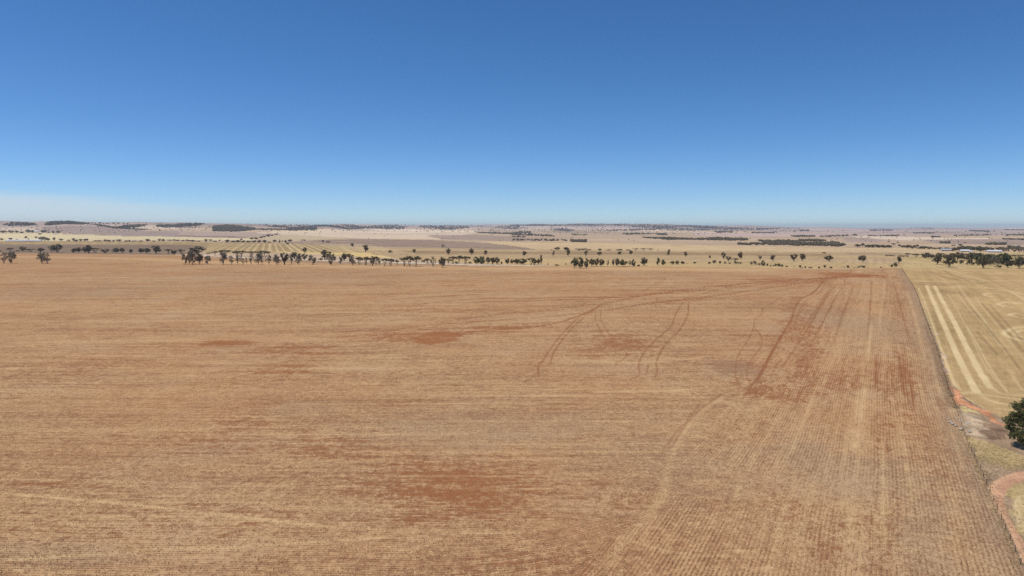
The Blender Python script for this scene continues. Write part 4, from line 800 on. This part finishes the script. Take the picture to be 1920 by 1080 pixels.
# ------------------------------------------------------------------ farm sheds
def paint(name, c, r=.5):
    t = NT(name); return t.finish(t.mix(t.noise(t.pos(), .4, 3), tuple(v * .85 for v in c), c), r)
M_WHITE = paint('white_sheet_iron', (.80, .80, .80)); M_GREYI = paint('grey_sheet_iron', (.46, .48, .50)); M_DOOR = paint('dark_doorway', (.07, .07, .075)); M_WALL = paint('pale_wall', (.55, .53, .50))
def shed(px, py, wpx, hpx, dep, mat, label, nm='farm_shed', wall=None, bays=4):
    p = ground([(px, py)])[0]; z = float(HT(*p)); s = depth(p[0], p[1], z) / FOC; W = wpx * s; Hh = hpx * s; we = Hh * .5
    r = bpy.data.objects.new(nm, None); C.objects.link(r); r.location = (*p, z); r.rotation_euler = (0, 0, -math.atan2(p[0], p[1]) * .6); r['label'] = label; r['category'] = 'building' if nm != 'farmhouse' else 'house'
    b = MB(); b.box(-W / 2, W / 2, 0, dep, -.5, we); place_part('wall', b.mesh('wall', wall or mat), r)
    b = MB(); e = .4
    b.v = [(-W / 2 - e, -e, we - .1), (W / 2 + e, -e, we - .1), (W / 2 + e, dep / 2, Hh), (-W / 2 - e, dep / 2, Hh), (-W / 2 - e, dep + e, we - .1), (W / 2 + e, dep + e, we - .1)]
    b.f = [(0, 1, 2, 3), (3, 2, 5, 4), (0, 3, 4), (1, 5, 2), (0, 4, 5, 1)]; place_part('roof', b.mesh('roof', mat), r)
    for k in range(bays):
        x0 = -W / 2 + W * (k + .2) / bays; d_ = MB(); d_.box(x0, x0 + W * .55 / bays, -.06, .04, 0, we * .72); place_part('door', d_.mesh('door', M_DOOR), r)
shed(27, 452.3, 28, 3.0, 16, M_WHITE, 'long low white shed, leftmost of three behind the far road trees', wall=M_WHITE, bays=0)
shed(47, 452.4, 22, 3.0, 16, M_WHITE, 'long low white shed, middle of three behind the far road trees', wall=M_WHITE, bays=0)
shed(66, 452.5, 18, 3.2, 16, M_WHITE, 'shorter low white shed, rightmost of three behind the far road trees', wall=M_WHITE, bays=0)
shed(68.5, 435.6, 6, 3.2, 12, M_WHITE, 'small white farmhouse among dark trees, far left', 'farmhouse', M_WALL, 2)
shed(1777, 470.6, 19, 4.2, 18, M_GREYI, 'grey-roofed farm shed, leftmost by the dark trees at the right', wall=M_WALL)
shed(1810, 472.0, 14, 4.0, 14, M_WHITE, 'pale gabled farm shed beside the small white shed', wall=M_WALL, bays=3)
shed(1822, 472.2, 6, 2.4, 8, M_WHITE, 'small white shed between two bigger farm sheds', wall=M_WHITE, bays=1)
shed(1866, 473.2, 22, 4.2, 20, M_WHITE, 'white-roofed farm shed, rightmost and longest at the right', wall=M_WALL, bays=5)
shed(1919, 494.5, 10, 5, 10, M_GREYI, 'blue-grey shed behind the grove at the right photo edge', wall=M_GREYI, bays=1)

# ------------------------------------------------------------------ verge: dry tussocks and the heap of pale stones
t = NT('dry_grass'); gg = t.n.new('ShaderNodeNewGeometry'); M_GRASS = t.finish(t.mix(gg.outputs['Random Per Island'], lin(132, 110, 84), lin(190, 166, 122)), 1.0)
b = MB()
fpt = fence_line[(fence_line[:, 1] < 420)]; fr2 = np.repeat(fpt, 40, 0); fr2 = fr2 + (np.vstack([fpt[1:], fpt[-1:]]) - fpt).repeat(40, 0) * rng.uniform(0, 1, (len(fr2), 1)) + rng.normal(0, .8, (len(fr2), 2))
vp = np.vstack([in_px([(1822, 827), (1850, 834), (1920, 863), (1920, 882), (1880, 884), (1848, 905), (1832, 866)], 700), in_px([(1790, 757), (1830, 775), (1880, 800), (1880, 822), (1835, 826), (1812, 822)], 900), in_px([(1742, 615), (1758, 655), (1776, 712), (1790, 757), (1770, 712)], 260), in_px([(1792, 726), (1850, 768), (1920, 795), (1920, 802), (1850, 782), (1800, 752)], 200)])
trk = in_px([(1845, 890), (1960, 860), (1960, 1060), (1900, 1060), (1862, 960)], 900); tg = ground(trk); keep = ~inside(tg[:, 0], tg[:, 1], region(TRACK)); tg = np.vstack([tg[keep], tg[~keep][:60]])
for (x, y) in np.vstack([ground(vp), fr2, tg]):
    z = float(HT(x, y)) + .0; hgt = random.uniform(.12, .34)
    d = min(float(np.hypot(x - bk[:, 0], y - bk[:, 1]).min()), 99); z += .9 * math.exp(-(d / 2.6) ** 2) - .05
    for k in range(6):
        an = random.uniform(0, 6.28); sx_, sy_ = math.cos(an), math.sin(an); l = random.uniform(.1, .4); w = .04; i0 = len(b.v)
        b.v += [(x - sy_ * w, y + sx_ * w, z), (x + sy_ * w, y - sx_ * w, z), (x + sx_ * l, y + sy_ * l, z + hgt * random.uniform(.6, 1))]; b.f.append((i0, i0 + 1, i0 + 2))
o = bpy.data.objects.new('dry_grass', b.mesh('dry_grass', M_GRASS)); C.objects.link(o); o['kind'] = 'stuff'; o['label'] = 'dry grass tussocks on the verge between fence and big tree'; o['category'] = 'grass'
# standing stubble on the nearest part of the ploughed field, tufts along the drill rows
n = 110000
ty = 100 + 150 * rng.random(n) ** 1.5; tx = rng.uniform(-1, 1, n) * ty * .80
inB = inside(tx, ty, zoneB)
u = tx * perB[0] + ty * perB[1]; v_ = tx * dirB[0] + ty * dirB[1]; du = np.round(u / .72) * .72 - u + rng.normal(0, .07, n)
tx = np.where(inB, tx + du * perB[0], tx); ty = np.where(inB, ty + du * perB[1], np.round(ty / .72) * .72 + rng.normal(0, .07, n))
ok = inside(tx, ty, region(FIELD)) & (fbm(tx / 1.5, ty / 1.5, 301, 3) > .42); tx, ty = tx[ok], ty[ok]; n = len(tx); tz = HT(tx, ty)
V = np.zeros((n, 3, 3, 3)); 
for k in range(3):
    an = rng.uniform(0, 6.28, n); w = rng.uniform(.02, .05, n); l = rng.uniform(.03, .16, n); hh = rng.uniform(.10, .30, n)
    V[:, k, 0] = np.stack([tx - np.sin(an) * w, ty + np.cos(an) * w, tz - .03], 1); V[:, k, 1] = np.stack([tx + np.sin(an) * w, ty - np.cos(an) * w, tz - .03], 1)
    V[:, k, 2] = np.stack([tx + np.cos(an) * l, ty + np.sin(an) * l, tz + hh], 1)
me = bpy.data.meshes.new('stubble'); me.vertices.add(n * 9); me.loops.add(n * 9); me.polygons.add(n * 3)
me.vertices.foreach_set('co', V.astype(np.float32).ravel()); me.loops.foreach_set('vertex_index', np.arange(n * 9, dtype=np.int32)); me.polygons.foreach_set('loop_start', np.arange(0, n * 9, 3, dtype=np.int32)); me.update(calc_edges=True)
t = NT('standing_straw'); gg = t.n.new('ShaderNodeNewGeometry'); me.materials.append(t.finish(t.mix(gg.outputs['Random Per Island'], lin(165, 132, 96), lin(216, 184, 140)), 1.0))
o = bpy.data.objects.new('stubble', me); C.objects.link(o); o['kind'] = 'stuff'; o['label'] = 'standing straw stubble on the near part of the field'; o['category'] = 'stubble'
import bmesh
t = NT('pale_stone'); M_STONE = t.finish(t.mix(t.noise(t.pos(), 4, 3), (.34, .29, .23), (.58, .50, .41)), .9)
rm = []
for k in range(4):
    bm = bmesh.new(); bmesh.ops.create_icosphere(bm, subdivisions=2, radius=1)
    g = random.Random(k)
    for v in bm.verts:
        nrm = v.co.normalized(); v.co *= 1 + .35 * (fbm(np.array([nrm.x * 1.4 + k * 7]), np.array([nrm.y * 1.4 + nrm.z]), 3, 2)[0] - .5) * 2
        v.co.z *= .6
    me = bpy.data.meshes.new('rock'); bm.to_mesh(me); bm.free(); me.materials.append(M_STONE); rm.append(me)
for k, (x, y) in enumerate(ground(in_px([(1774, 782), (1790, 780), (1812, 792), (1832, 806), (1822, 818), (1800, 806), (1780, 794)], 14))):
    o = bpy.data.objects.new('rock', rm[k % 4]); C.objects.link(o); s = random.uniform(.2, .55); o.scale = (s * random.uniform(.8, 1.5), s, s); o.rotation_euler = (0, 0, random.uniform(0, 6))
    o.location = (x, y, float(HT(x, y)) + s * .25 + .2)
    o['label'] = 'pale grey stone in the heap beside the fence'; o['category'] = 'rock'; o['group'] = 'stones heaped beside the fence'
